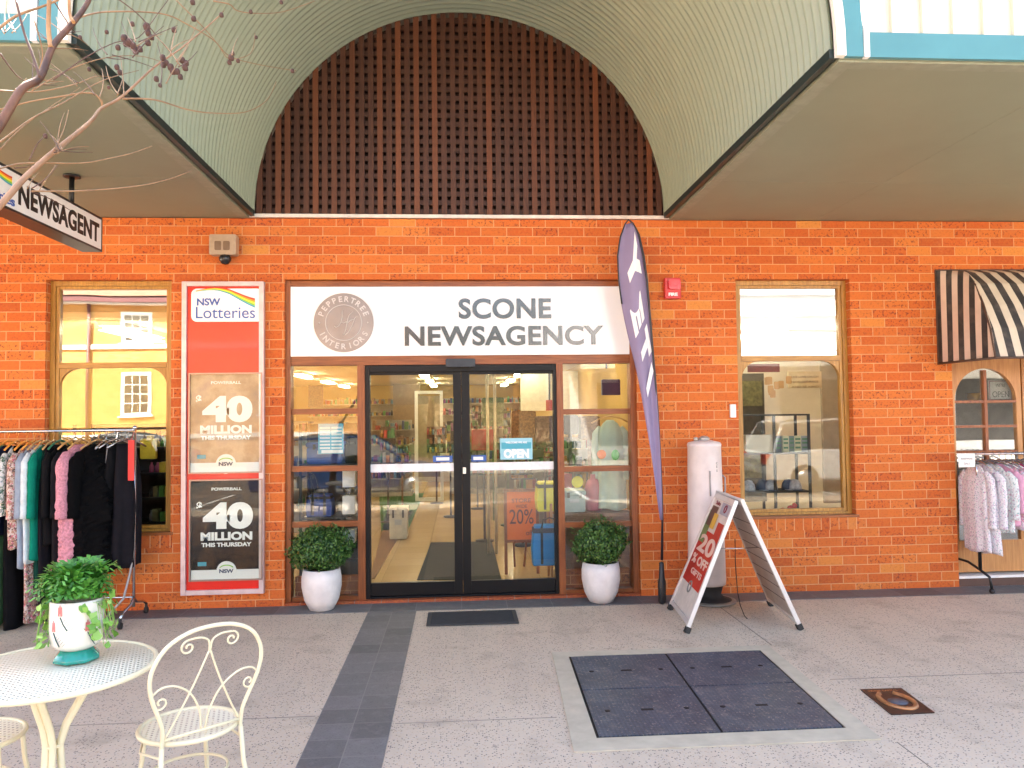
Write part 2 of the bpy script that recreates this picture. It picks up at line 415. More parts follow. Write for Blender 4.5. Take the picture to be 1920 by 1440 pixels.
# ------------------------------------------------------------------ the shop building
bld = thing('shop_building', 'orange brick shop building with glazed front under an arched canopy', 'shop', (0, 0, 0))
YF = .10                                                   # plane of the window frames
ops = [(-3.655, -2.57, .66, 2.935), (-1.575, 1.645, -.01, 2.935), (2.605, 3.715, .685, 2.935), (4.70, 6.9, -.01, 2.25)]
def pierced_wall(mb, x0, x1, z0, z1, ops, y0, y1):
    xs = sorted({x0, x1, *[o[0] for o in ops], *[o[1] for o in ops]}); zs = sorted({z0, z1, *[max(o[2], z0) for o in ops], *[o[3] for o in ops]})
    def isopen(i, j):
        if i < 0 or j < 0 or i >= len(xs)-1 or j >= len(zs)-1: return None
        cx, cz = (xs[i]+xs[i+1])/2, (zs[j]+zs[j+1])/2
        return any(o[0] < cx < o[1] and o[2] < cz < o[3] for o in ops)
    for i in range(len(xs)-1):
        for j in range(len(zs)-1):
            if isopen(i, j): continue
            a, c, e, g = xs[i], xs[i+1], zs[j], zs[j+1]
            mb.add([(a, y0, e), (c, y0, e), (c, y0, g), (a, y0, g)], [(0, 1, 2, 3)])
            mb.add([(a, y1, e), (c, y1, e), (c, y1, g), (a, y1, g)], [(3, 2, 1, 0)])
            if isopen(i-1, j) is not False: mb.add([(a, y0, e), (a, y1, e), (a, y1, g), (a, y0, g)], [(3, 2, 1, 0)])
            if isopen(i+1, j) is not False: mb.add([(c, y0, e), (c, y1, e), (c, y1, g), (c, y0, g)], [(0, 1, 2, 3)])
            if isopen(i, j-1) is not False: mb.add([(a, y0, e), (c, y0, e), (c, y1, e), (a, y1, e)], [(3, 2, 1, 0)])
            if isopen(i, j+1) is not False: mb.add([(a, y0, g), (c, y0, g), (c, y1, g), (a, y1, g)], [(0, 1, 2, 3)])
b = MB(); pierced_wall(b, -9, 9, -.02, 3.492, ops, 0, .22); obj('brick_wall', b, brick, bld)
# rendered envelope behind and above (keeps daylight out of the shop)
b = MB(); b.box(-9, 9, .10, .3, 3.53, 5.7); b.box(-9, -8.8, .22, 11, 0, 3.53); b.box(8.8, 9, .22, 11, 0, 3.53); b.box(-8.8, 8.8, 10.8, 11, 0, 3.53)
obj('rear_wall', b, M('render_wall', (.45, .36, .28), .8), bld)
b = MB(); b.box(-9, 9, .3, 11, 3.55, 3.7); b.box(-9.1, 9.1, .0, .4, 5.7, 5.8); obj('roof', b, M('roof_sheet', (.3, .3, .29), .5), bld)
for nm, (x0, x1, z) in (('window_sill', (-3.67, -2.555, .66)), ('window_sill', (2.59, 3.73, .685))):
    boxo(nm, (x0, x1, -.012, .0, z-.115, z-.003), rowlock, bld)

# lattice in the arch
AX, AZ, AR = .045, 3.53, 1.885
b = MB()
n = 45; pit = 2*AR/n
for i in range(n):
    x = AX-AR+(i+.5)*pit; hw = .025
    d = min(abs(x-hw-AX), abs(x+hw-AX))
    zt = AZ+math.sqrt(max(AR*AR-d*d, 0))
    if zt-AZ > .05: b.box(x-hw, x+hw, .0, .024, AZ+.001, zt+.02)
obj('lattice_upright', b, None or wood_mat('lattice_timber', (.05, .016, .007), (.12, .038, .014), .6, 'z'), bld)
lm = MATS['lattice_timber']; nt = lm.node_tree; pb = nt.nodes['Principled BSDF']
src = pb.inputs['Base Color'].links[0].from_socket
spx = N(nt, 'ShaderNodeSeparateXYZ'); nt.links.new(objco(nt), spx.inputs[0])
wnz = N(nt, 'ShaderNodeTexWhiteNoise'); wnz.noise_dimensions = '1D'
nt.links.new(mth(nt, 'FLOOR', mth(nt, 'DIVIDE', mth(nt, 'ADD', spx.outputs[0], AR-AX), pit)), wnz.inputs['W'])
nt.links.new(mix(nt, ramp(nt, wnz.outputs['Value'], [(.45, 0), (1, .75)]), src, (.21, .062, .018)), pb.inputs['Base Color'])
b = MB(); m_ = 23; pv = AR/m_
for j in range(m_):
    z = AZ+(j+.5)*pv; hh = .0225
    half = math.sqrt(max(AR*AR-(z+hh-AZ)**2, 0))
    if half > .1: b.box(AX-half+.004, AX+half-.004, .0265, .05, z-hh, z+hh)
obj('lattice_rail', b, wood_mat('lattice_rail_timber', (.045, .015, .008), (.10, .033, .013), .6, 'x'), bld)
b = MB(); pts = [(AX+(AR+.02)*math.cos(a*PI/40), AZ+(AR+.02)*math.sin(a*PI/40)) for a in range(41)]
b.prism_xz(pts, .085, .099); obj('lattice_backing', b, M('dark_backing', (.030, .014, .007), .9), bld)
b = MB(); b.box(AX-AR-.05, AX+AR+.05, -.035, -.003, 3.497, 3.527); obj('flashing', b, M('pale_flashing', (.74, .66, .58), .4), bld)

# ------------------------------------------------------------------ canopy with the barrel vault
can = thing('canopy', 'wide street canopy with a barrel vaulted corrugated arch, grey soffits and teal fascia', 'canopy', (AX, -1.65, 3.49))
YC = -3.31
def corr_mat():
    m, nt, b = nmat('painted_corrugated'); co = objco(nt)
    n = noise(nt, co, 1.5, 3); c = mix(nt, n, (.235, .275, .19), (.295, .325, .225))
    st = noise(nt, co, 26, 3, .7); c = mix(nt, ramp(nt, st, [(.6, 0), (.8, .35)]), c, (.26, .25, .19))
    nt.links.new(c, b.inputs['Base Color']); b.inputs['Roughness'].default_value = .45; b.inputs['Metallic'].default_value = 0
    return m
b = MB(); pitch = .0762; amp = .0165; nseg = 72; ny = int(3.28/pitch)*10
ys = [-.004-3.29*k/ny for k in range(ny+1)]
o = 0
for k, y in enumerate(ys):
    r = AR+.012+amp*math.sin(2*PI*y/pitch)
    for a in range(nseg+1):
        t = PI*a/nseg; b.v.append((AX+r*math.cos(t), y, AZ+.02+r*math.sin(t)))
for k in range(ny):
    for a in range(nseg):
        i = k*(nseg+1)+a; b.f.append([i, i+1, i+nseg+2, i+nseg+1]); b.mi.append(0); b.sm.append(True)
vault = obj('vault_lining', b, corr_mat(), can)
b = MB()                                                       # row of roofing screws up the sheets
for k in range(2, 42):
    y = -(k+.25)*pitch
    for t in (.09, .22, PI-.09, PI-.22, .9, PI-.9, 1.5):
        r = AR+.003; p = Vector((AX+r*math.cos(t), y, AZ+.02+r*math.sin(t)))
        if (k*7+int(t*10)) % 3 == 0 or t in (.09, PI-.09) and k % 2: b.ball(p, .006, 6)
obj('screws', b, M('screw_steel', (.12, .10, .08), .5, .5), vault, label='dotted rows of roofing screws')['kind'] = 'stuff'
b = MB()                                                       # outer skin over the vault
b.v = []; pts = []
for y in (-3.28, .1):
    for a in range(41):
        t = PI*a/40; b.v.append((AX+2.0*math.cos(t), y, AZ+.02+2.0*math.sin(t)))
for a in range(40): b.f.append([a, a+41, a+42, a+1]); b.mi.append(0); b.sm.append(True)
b.box(AX+2.0, 9, -3.27, .1, 4.35, 4.4); b.box(-9, AX-2.0, -3.27, .1, 4.35, 4.4)
obj('canopy_roof', b, M('roof_sheet2', (.45, .44, .40), .5), can)
sof = M('soffit_paint', (.225, .24, .165), .5, 0, .06, 1.5)
for s in (-1, 1):
    xi = AX+s*1.925; xo = s*9
    b = MB(); b.box(xi+s*.0, xo, -3.30, -.001, 3.497, 3.52); obj('soffit', b, sof, can)
    b = MB()                                                   # cover strips round the edge and sheet joints
    b.box(xi, xi+s*.085, -3.29, -.06, 3.485, 3.4965); b.box(xi+s*.087, xo, -3.29, -3.21, 3.486, 3.4965)
    for xx in (2.75, 5.1): b.box(AX+s*(xx+.6)-.004, AX+s*(xx+.6)+.004, -3.2, -.05, 3.4955, 3.4968)
    b.box(xi+s*.09, xo, -1.202, -1.198, 3.4955, 3.4968)
    obj('soffit_trim', b, M('soffit_trim', (.25, .26, .185), .5), can)
    b = MB(); b.box(AX+s*(AR-.008), AX+s*(AR+.03), -3.29, -.036, 3.502, 3.552); obj('gutter', b, M('dark_green_gutter', (.018, .03, .026), .4), can)
def ring(mb, r0, r1, y0, y1, zb, n=60):
    prof = []
    for r in (r0, r1): prof.append([(AX+r, zb)]+[(AX+r*math.cos(PI*k/n), AZ+.02+r*math.sin(PI*k/n)) for k in range(n+1)]+[(AX-r, zb)])
    L = len(prof[0]); vs = [(p[0], y, p[1]) for y in (y0, y1) for pr in prof for p in pr]; fs = []
    for i in range(L-1):
        a, c, d, e = i, L+i, 2*L+i, 3*L+i
        fs += [(a, a+1, c+1, c), (d, e, e+1, d+1), (a, d, d+1, a+1), (c, c+1, e+1, e)]
    fs += [(0, L, 3*L, 2*L), (L-1, 3*L-1, 4*L-1, 2*L-1)]
    mb.add(vs, fs)
b = MB(); ring(b, 1.897, 1.945, -3.335, -3.301, 3.50); obj('arch_bead', b, cream_p, can)
b = MB(); ring(b, 1.948, 2.042, -3.325, -3.301, 3.50); obj('arch_board', b, teal, can)
for s in (-1, 1):
    x0 = AX+s*2.045; x1 = AX+s*2.073
    boxo('corner_post', (x0, x1, -3.33, -3.301, 3.497, 4.4), white_p, can)
    boxo('fascia_board', (x1+s*.001, s*9, -3.325, -3.301, 3.498, 3.628), teal, can)
    b = MB(); xx = x1+s*.001; w = .165
    while abs(xx) < 8.8:
        b.box(xx, xx+s*(w-.04), -3.300, -3.275, 3.630, 4.4); b.box(xx+s*(w-.04), xx+s*w, -3.322, -3.275, 3.630, 4.4); xx += s*w
    obj('fascia_sheeting', b, M('sheet_cream', (.62, .60, .47), .5, 0, .08, 4), can)
for (x, y) in ((4.93, -1.95), (-4.6, -1.6)):
    b = MB(); b.lathe([(.05, 3.478), (.062, 3.478), (.066, 3.4955)], x, y, 24); obj('downlight', b, M('downlight_rim', (.6, .58, .55), .3, .6), can)

# ------------------------------------------------------------------ windows
def frame_rect(mb, x0, x1, z0, z1, w, y0, y1, bottom=True):
    mb.box(x0, x0+w, y0, y1, z0, z1); mb.box(x1-w, x1, y0, y1, z0, z1)
    mb.box(x0+w, x1-w, y0+.002, y1, z1-w, z1)
    if bottom: mb.box(x0+w, x1-w, y0+.002, y1, z0, z0+w)
def spandrel(mb, x0, x1, zt, y0, y1, r=.16, only=0):                # quarter-round corner fillets of the arched lower sash
    for xc, s in ((x0, 1), (x1, -1)):
        if only and s != only: continue
        pts = [(xc, zt), (xc, zt-r)]+[(xc+s*(r-r*math.cos(a*PI/16)), zt-r+r*math.sin(a*PI/16)) for a in range(1, 9)]
        if s < 0: pts = pts[::-1]
        mb.prism_xz(pts, y0, y1)
for idx, (x0, x1, z0, z1, zr) in enumerate(((-3.655, -2.57, .66, 2.935, 2.175), (2.605, 3.715, .685, 2.935, 2.19))):
    w = thing('window', None, None, (0, 0, 0)); w.parent = bld
    setp(w, ['timber window behind the clothes rack, tan framed with reflective upper pane', 'timber window above the folding sign with a display shelf inside'][idx])
    b = MB(); frame_rect(b, x0+.002, x1-.002, z0+.002, z1-.002, .042, .075, .16); frame_rect(b, x0+.046, x1-.046, z0+.046, z1-.046, .028, .09, .145)
    obj('window_frame', b, oak, w)
    b = MB(); b.box(x0+.075, x1-.075, .085, .15, zr-.025, zr+.025); obj('window_rail', b, oakx, w)
    for s in (1, -1): b = MB(); spandrel(b, x0+.0745, x1-.0745, zr-.027, .098, .14, .17, s); obj('arched_corner', b, oak, w)
    b = MB(); b.box(x0-.02, x1+.02, -.02, .074, z0-.002, z0+.022); obj('sill_board', b, cedarx, w)
    boxo('upper_pane', (x0+.07, x1-.07, .117, .121, zr+.027, z1-.07), glass_hi, w)
    boxo('lower_pane', (x0+.07, x1-.07, .117, .121, z0+.07, zr-.027), glass_mat('lower_glass_%d' % idx, (.065, .0)[idx], gain=(.9, .55)[idx]), w)

# shopfront
sf = thing('shopfront_frame', None, None, (0, 0, 0)); sf.parent = bld
X = lambda px, py=900: at(px, py, YF).x
Z = lambda py, px=860: at(px, py, YF).z
xl0, xl1 = -1.575, 1.645
tz0, tz1 = Z(684), Z(672)
b = MB()
for q_ in ((xl0, xl0+.045, .04, .17, 0, 2.93), (xl1-.055, xl1, .04, .17, 0, 2.93), (X(672), X(686), .05, .17, .005, tz0), (X(1045), X(1057), .05, .17, .005, tz0)): boxo('post', q_, cedar, sf)
for q_ in ((xl0+.046, xl1-.056,   .055, .17, tz0+.001, 2.262), (xl0+.046, xl1-.056, .05, .17, 2.878, 2.93)): boxo('transom', q_, cedarx, sf)
barsL = [(771, 7), (878, 7), (982, 6)]
for (a, c) in ((xl0+.046, X(672)-.001), (X(1057)+.001, xl1-.056)):
    for py, hh in barsL:
        z = Z(py, 600 if a < 0 else 1110); boxo('glazing_bar', (a, c, .075, .15, z-.028, z+.022), cedarx, sf)
    boxo('bottom_rail', (a, c, .07, .15, .01, .06), cedarx, sf)
for k, (a, c) in enumerate(((xl0+.045, X(672)), (X(1057), xl1-.055))):
    boxo('side_pane', (a, c, .108, .112, .05, tz0), glass, sf)
    boxo('kick_panel', (a+.01, c-.01, .18, .24, .0, .22), brick_mat('kick_brick_%d' % k, tones=[(0, (.26, .09, .045)), (1, (.38, .15, .07))]), bld)
b = MB(); b.box(-1.57, 1.64, -.003, .19, -.02, .028); obj('threshold', b, redsill, bld)
# automatic sliding doors
dr = thing('door_frame', None, None, (0, 0, 0)); dr.parent = bld
dx0, dx1 = X(686)+.001, X(1045)-.001
b = MB(); b.box(dx0, dx0+.04, .06, .16, .03, tz0-.002); b.box(dx1-.03, dx1, .06, .16, .03, tz0-.002); b.box(dx0+.04, dx1-.03, .062, .16, Z(697), tz0-.002); b.box(dx0+.04, dx1-.03, .062, .16, .029, .045)
obj('door_surround', b, black_al, dr, bevel=.003)
xm = X(866.5)
for k, (a, c, yy) in enumerate(((dx0+.02, xm-.001, .085), (xm+.001, dx1-.01, .085))):
    leaf = MB(); sl = .075
    leaf.box(a, a+(.022 if k == 0 else sl), yy, yy+.045, .048, Z(690)); leaf.box(c-(sl if k == 0 else .022), c, yy, yy+.045, .048, Z(690))
    leaf.box(a+(.022 if k == 0 else sl), c-(sl if k == 0 else .022), yy+.001, yy+.045, Z(702), Z(690)); leaf.box(a+(.022 if k == 0 else sl), c-(sl if k == 0 else .022), yy+.001, yy+.045, .048, .165)
    lf = obj('door_leaf', leaf, black_al, bld, bevel=.002)
    boxo('door_pane', (a+.02, c-.02, yy+.02, yy+.024, .16, Z(700)), glass, lf)
    s0, s1 = a+(.022 if k == 0 else sl), c-(sl if k == 0 else .022)
    boxo('safety_strip', (s0, s1, yy+.013, yy+.0185, Z(883), Z(868)), M('white_vinyl', (.8, .79, .78), .5), lf)
    b = MB(); b.box(*( (s1-.19, s1-.01) if k == 0 else (s0+.01, s0+.15)), yy+.014, yy+.0185, Z(866), Z(854)); b.m = 1; b.box(*((s1-.16, s1-.04) if k == 0 else (s0+.03, s0+.12)), yy+.012, yy+.0135, Z(863), Z(857))
    obj('push_sticker', b, [M('blue_vinyl', (.03, .10, .35), .4), white_p], lf)
b = MB(); b.box(X(868), X(874), .07, .084, Z(888), Z(876)); obj('lock_plate', b, chrome, bld)
b = MB(); b.rbox(X(838), X(893), .0, .06, Z(689), Z(674), .012); obj('door_sensor', b, M('sensor_plastic', (.03, .035, .05), .25), bld)

# right-hand neighbour: arched timber doors
nd = thing('arched_door', None, None, (0, 0, 0)); nd.parent = bld; nd['label'] = 'tan timber door with arched glazing behind the right hand clothes rack'
def arch_leaf(mb, xa, xb, z0, z1, cx, r, zs, zb, y0, y1):      # panel with a round-headed opening
    ar = [(cx+r*math.cos(PI*k/20), zs+r*math.sin(PI*k/20)) for k in range(21)]
    n = 10
    for rng, xe in ((range(0, 10), xb), (range(10, 20), xa)):
        for k in rng:
            p, q = ar[k], ar[k+1]
            # strips to the top edge
            mb.add([(p[0], y0, p[1]), (q[0], y0, q[1]), (q[0], y0, z1), (p[0], y0, z1)], [(0, 1, 2, 3)[::-1]])
            mb.add([(p[0], y0, p[1]), (q[0], y0, q[1]), (q[0], y1, q[1]), (p[0], y1, p[1])], [(0, 1, 2, 3)])
    mb.box(xa, cx-r, y0, y1, z0, z1); mb.box(cx+r, xb, y0, y1, z0, z1); mb.box(cx-r, cx+r, y0, y1, z0, zb)
    mb.add([(xa, y0, z1), (xb, y0, z1), (xb, y1, z1), (xa, y1, z1)], [(0, 1, 2, 3)])
for k in range(3):
    cx = 5.09+k*.74; r = .312
    b = MB(); arch_leaf(b, cx-.362, cx+.362, .12, 2.19, cx, r, 1.765, .42, .09, .14)
    lf = obj('door_leaf', b, tan_wood, nd)
    b = MB(); b.box(cx-.014, cx+.014, .085, .125, .42, 2.06)
    for z in (1.755, 1.515, 1.27, 1.02, .77): b.box(cx-r, cx-.015, .088, .122, z-.012, z+.012); b.box(cx+.015, cx+r, .088, .122, z-.012, z+.012)
    obj('glazing_bar', b, cedar, lf)
    boxo('door_pane', (cx-r-.005, cx+r+.005, .112, .116, .41, 2.085), glass_mat('arched_glass_%d' % k, .10), lf)
b = MB(); b.box(4.70, 4.725, .05, .2, .0, 2.25); b.box(4.725, 6.9, .05, .2, 2.195, 2.25); obj('door_jamb', b, tan_wood, nd)
boxo('door_step', (4.71, 6.9, .02, .2, .0, .075), M('dark_step', (.10, .05, .035), .6), nd)
boxo('step_edge', (4.71, 6.9, .01, .2, .077, .10), white_p, nd)

# ------------------------------------------------------------------ signboard
sg = thing('shop_sign', 'long glossy white signboard with silver lettering above the glass doors', 'sign', (0.03, .05, 2.23))
p0, p1 = at(543, 671, .05), at(1183, 537, .05)
b = MB(); b.box(-1.528, 1.588, .036, .05, 2.236, 2.874); obj('board', b, M('gloss_white', (.82, .82, .82), .22, 0, 0, coat=.3), sg, bevel=.002)
silver = M('brushed_silver', (.13, .125, .125), .22, .9, .25, 2)
for s, (xa, xb, ya, yb) in (('SCONE', (860, 1033, 559, 598)), ('NEWSAGENCY', (759, 1131, 610, 649))):
    a, c = at(xa, yb, .03), at(xb, ya, .03)
    b = MB(); add_text(b, s, ((a.x+c.x)/2, .031, (a.z+c.z)/2), w=c.x-a.x, h=c.z-a.z, depth=.008, bold=.028, spacing=1.05)
    obj('lettering', b, silver, sg)
c = at(644.5, 605, .03); r = .27
b = MB(); b.lathe([(r, .026), (r, .0355)], c.x, 0, 64, 'y', c.z); em = obj('round_emblem', b, M('emblem_silver', (.24, .23, .225), .35, .6, .2, 3), sg)
b = MB()
b.tube([(c.x+.163*math.cos(2*PI*k/48), .025, c.z+.163*math.sin(2*PI*k/48)) for k in range(48)], .004, 6, closed=True)
def arc_text(mb, s, cc, rad, a0, a1, h, y, flip=False):
    for i, ch in enumerate(s):
        a = math.radians(a0+(a1-a0)*i/(len(s)-1)); rot = a-PI/2 if not flip else a+PI/2
        R = Matrix(((math.cos(rot), -math.sin(rot), 0), (0, 0, -1), (math.sin(rot), math.cos(rot), 0)))
        add_text(mb, ch, (cc.x+rad*math.cos(a), y, cc.z+rad*math.sin(a)), R, h=h, depth=.003, bold=.02)
arc_text(b, 'PEPPERTREE', c, .217, 158, 22, .052, .0245); arc_text(b, 'INTERIORS', c, .217, 208, 332, .052, .0245, True)
for s in (-1, 1): b.ball((c.x+s*.218, .0255, c.z), .008, 8, (1, .3, 1))
def stroke(mb, pts, rr=.0035): mb.tube([(c.x+p[0], .0245, c.z+p[1]) for p in pts], rr, 5)
stroke(b, [(-.085, -.03), (-.07, -.045), (-.045, -.03), (-.025, .0), (-.012, .05), (-.012, .115)])
stroke(b, [(-.018, .005), (.0, -.003), (.02, .008), (.04, .0)]); stroke(b, [(.085, .10), (.05, .07), (.035, .03), (.03, -.01), (.02, -.06), (.0, -.11)]); stroke(b, [(.12, .06), (.10, .04), (.08, -.02), (.04, -.09), (.01, -.115)])
stroke(b, [(.04, .0), (.06, .02), (.09, .03)])
obj('emblem_lettering', b, M('emblem_pale', (.55, .54, .53), .4, 0, 0), em)

# ------------------------------------------------------------------ lotteries display case
lc = thing('poster_case', 'tall red wall display case holding two jackpot posters beside the doors', 'display case', (-2.1, 0, .13))
x0, x1, z0, z1 = -2.462, -1.745, .132, 2.908
b = MB(); frame_rect(b, x0, x1, z0, z1, .042, -.06, -.002); obj('case_frame', b, M('pale_pink_aluminium', (.62, .50, .50), .35, .2), lc, bevel=.003)
b = MB(); b.box(x0+.043, x1-.043, -.035, -.004, z0+.043, z1-.043); obj('back_panel', b, M('gloss_red', (.66, .010, .004), .3, 0, .05, coat=.25), lc)
b = MB(); lx0, lx1 = at(358, 600, -.05).x, at(493, 600, -.05).x; lz0, lz1 = at(420, 603, -.05).z, at(420, 541, -.05).z
b.rbox(lx0, lx1, -.046, -.036, lz0, lz1, .05, 5); lp = obj('logo_panel', b, M('panel_white', (.82, .82, .82), .25, 0, 0), lc)
blue = M('logo_blue', (.035, .10, .36), .4, 0, 0)
b = MB(); a, c2 = at(369, 573, -.05), at(413, 559, -.05); add_text(b, 'NSW', ((a.x+c2.x)/2, -.0475, (a.z+c2.z)/2), w=c2.x-a.x, h=c2.z-a.z, bold=.03)
a, c2 = at(367, 597, -.05), at(478, 575, -.05); add_text(b, 'Lotteries', ((a.x+c2.x)/2, -.0475, (a.z+c2.z)/2), w=c2.x-a.x, h=c2.z-a.z, bold=.0)
obj('logo_lettering', b, blue, lp)
RB = [M('logo_red', (.65, .03, .02), .4, 0, 0), M('logo_orange', (.85, .30, .02), .4, 0, 0), M('logo_yellow', (.85, .75, .04), .4, 0, 0), M('logo_green', (.25, .55, .06), .4, 0, 0), M('logo_teal', (.05, .35, .5), .4, 0, 0)]
def swoosh(mb, fx, y, n=16, bands=5):                            # wavy rainbow ribbon; fx maps (t,offset) to a point
    for k in range(bands):
        mb.m = k; vs = []
        for i in range(n+1):
            t = i/n; vs += [fx(t, k/bands), fx(t, (k+1)/bands)]
        mb.add(vs, [(2*i, 2*i+1, 2*i+3, 2*i+2) for i in range(n)])
LA, LB = at(367, 552, -.05), at(478, 552, -.05)
def fx(t, o):
    x = LA.x+(LB.x-LA.x)*t; th = .01+.075*t**1.3
    zc = LA.z+.03*math.sin(t*PI*1.15+.3)-.075*max(0, t-.35)+.02-.03*math.sin(max(0, t-.55)*PI*1.0)
    return (x, -.0485, zc+th*(.5-o))
b = MB(); swoosh(b, fx, 0); obj('rainbow_ribbon', b, RB, lp)
def poster_mat(name, c0, c1, c2, c3):
    m, nt, b = nmat(name); co = objco(nt)
    n1 = noise(nt, co, 2.6, 6, .6); n2 = noise(nt, co, 9, 4, .7)
    c = ramp(nt, n1, [(.3, c0), (.45, c1), (.55, c2), (.7, c3)]); c = mix(nt, mth(nt, 'MULTIPLY', n2, .4), c, c0)
    nt.links.new(c, b.inputs['Base Color']); b.inputs['Roughness'].default_value = .6; b.inputs['Specular IOR Level'].default_value = .1
    return m
for k, (pa, pb, lab) in enumerate((((355, 887), (490, 700), 'upper jackpot poster with warm glare painted into its cloudy background'), ((356, 1089), (491, 899), 'lower jackpot poster with dark slate and brown background'))):
    a, c2 = at(*pa, -.06), at(*pb, -.06); w_, h_ = c2.x-a.x, c2.z-a.z
    b = MB(); frame_rect(b, a.x-.008, c2.x+.008, a.z-.008, c2.z+.008, .012, -.07, -.036); pf = obj('poster_frame', b, M('poster_trim', (.30, .22, .20), .3, .6), lc, label=lab)
    cols = [((.34, .25, .22), (.50, .33, .22), (.66, .48, .34), (.46, .31, .30)), ((.008, .008, .014), (.018, .013, .014), (.09, .045, .022), (.014, .013, .022))][k]  # upper art is paled and warmed: glare on the glass put into its colours
    b = MB(); b.box(a.x+.004, c2.x-.004, -.044, -.037, a.z+.1*h_, c2.z-.004); obj('poster', b, poster_mat('poster_art_%d' % k, *cols), pf)
    b = MB(); b.box(a.x+.004, c2.x-.004, -.0445, -.037, a.z+.004, a.z+.1*h_-.001)
    cx_ = (a.x+c2.x)/2; b.lathe([(w_*.14, -.0465), (w_*.14, -.0446)], cx_, 0, 24, 'y', a.z+.085*h_); obj('poster_footer', b, M('panel_white', (.8, .8, .8)), pf)
    b = MB(); zt = c2.z
    add_text(b, '40', (cx_+.02*w_, -.047, zt-.36*h_), w=.70*w_, h=.27*h_, bold=.06); add_text(b, '$', (cx_-.38*w_, -.047, zt-.26*h_), h=.09*h_, bold=.04)
    add_text(b, 'MILLION', (cx_, -.047, zt-.565*h_), w=.72*w_, h=.085*h_, bold=.05); add_text(b, 'THIS THURSDAY', (cx_, -.047, zt-.65*h_), w=.70*w_, h=.042*h_, bold=.04)
    add_text(b, 'POWERBALL', (cx_, -.047, zt-.09*h_), w=.42*w_, h=.03*h_, bold=.02)
    obj('poster_lettering', b, M('print_white', (.86, .86, .86), .4, 0, 0), pf)
    b = MB(); add_text(b, 'NSW', (cx_, -.0475, a.z+.085*h_), w=.2*w_, h=.04*h_, bold=.04); b.m = 1; b.box(cx_-.4*w_, cx_-.28*w_, -.0465, -.0455, a.z+.14*h_, a.z+.18*h_)
    b.m = 2; b.tube([(cx_+w_*.1*math.cos(t*PI/8), -.0475, a.z+.105*h_+w_*.055*math.sin(t*PI/8)) for t in range(1, 8)], .005, 5)
    obj('poster_small_print', b, [M('print_navy', (.04, .06, .14), .4, 0, 0), RB[4], RB[3]], pf)
    boxo('poster_glass', (a.x+.004, c2.x-.004, -.064, -.061, a.z+.004, c2.z-.004), glass_poster, pf)

# ------------------------------------------------------------------ hanging lightbox sign
hs = thing('hanging_sign', 'black edged white lightbox sign lettered NEWSAGENT, hung from the soffit by a black stem', 'sign', (-2.85, -1.7, 3.49))
sx = -2.772; ye, yn, zt, zb = -.90, -2.62, 3.258, 2.992
b = MB(); b.box(sx-.15, sx-.012, yn, ye, zb, zt); frame = MB()
obj('sign_box', b, M('sign_black', (.02, .02, .022), .35), hs)
b = MB(); b.box(sx-.0118, sx-.004, yn+.012, ye-.012, zb+.016, zt-.016); fp = obj('sign_face', b, M('sign_face_white', (.80, .78, .76), .3, 0, .03), hs)
b = MB(); b.box(sx-.0118, sx, yn, ye, zt-.015, zt); b.box(sx-.0118, sx, yn, ye, zb, zb+.015); b.box(sx-.0118, sx, ye-.0115, ye, zb+.016, zt-.016)
obj('sign_rim', b, MATS['sign_black'], hs)
RX = Matrix(((0, 0, 1), (1, 0, 0), (0, 1, 0)))
b = MB(); add_text(b, 'NEWSAGENT', (sx-.0025, -1.50, 3.127), RX, w=1.10, h=.150, bold=.035, spacing=1.05); obj('sign_lettering', b, M('letter_black', (.012, .012, .012), .4, 0, 0), fp)
b = MB(); swoosh(b, lambda t, o: (sx-.003, -2.50+.38*t, 3.19+.012*math.sin(t*5)+(.03+.03*t)*(.5-o)), 0); obj('rainbow_ribbon', b, RB, fp)
b = MB(); add_text(b, 'NSW', (sx-.0025, -2.42, 3.12), RX, w=.18, h=.04, bold=.04); add_text(b, 'Lotteries', (sx-.0025, -2.30, 3.055), RX, w=.42, h=.06, bold=.02); obj('sign_small_lettering', b, blue, fp)
for y in (-1.22, -2.3):
    b = MB(); b.tube([(sx-.08, y, zt), (sx-.08, y, 3.48)], .018, 10); b.lathe([(.06, 3.482), (.06, 3.4945)], sx-.08, y, 20); obj('hanger_stem', b, darkm, hs)

# ------------------------------------------------------------------ small things on the wall
sl = thing('security_light', 'tan box shaped security light with dark domed sensor on the brick above the case', 'wall light', (-2.15, 0, 3.3))
a, c2 = at(393, 478, -.1), at(444, 440, -.1)
b = MB(); b.rbox(a.x, c2.x, -.12, -.03, a.z, c2.z, .015); obj('lamp_housing', b, M('tan_plastic', (.42, .30, .20), .4), sl, bevel=.004)
b = MB()
for k in (0, 1):
    xx = a.x+.05+k*.075; b.rbox(xx, xx+.055, -.126, -.1205, a.z+.04, a.z+.12, .008)
obj('lens', b, M('lens_brown', (.22, .14, .09), .15), sl)
b = MB(); b.box(a.x+.02, c2.x-.02, -.03, -.001, a.z+.03, c2.z-.03); obj('mounting_plate', b, M('plate_brown', (.12, .08, .06), .5), sl)
b = MB(); cc = at(421, 484, -.1); b.lathe([(.0, cc.z-.055), (.03, cc.z-.048), (.05, cc.z-.02), (.055, cc.z+.005), (.04, cc.z+.03)], cc.x, -.08, 20); sb_ = obj('sensor_dome', b, M('sensor_black', (.02, .02, .022), .15), sl)
fa = thing('fire_alarm', 'small red fire alarm box on the brick right of the purple flag', 'fire alarm', (2.0, 0, 2.85))
a, c2 = at(1247, 560, -.05), at(1276, 521, -.05)
red = M('alarm_red', (.55, .012, .015), .3, 0, .05)
b = MB(); b.rbox(a.x, c2.x, -.055, -.001, a.z, c2.z, .01); obj('alarm_box', b, red, fa, bevel=.003)
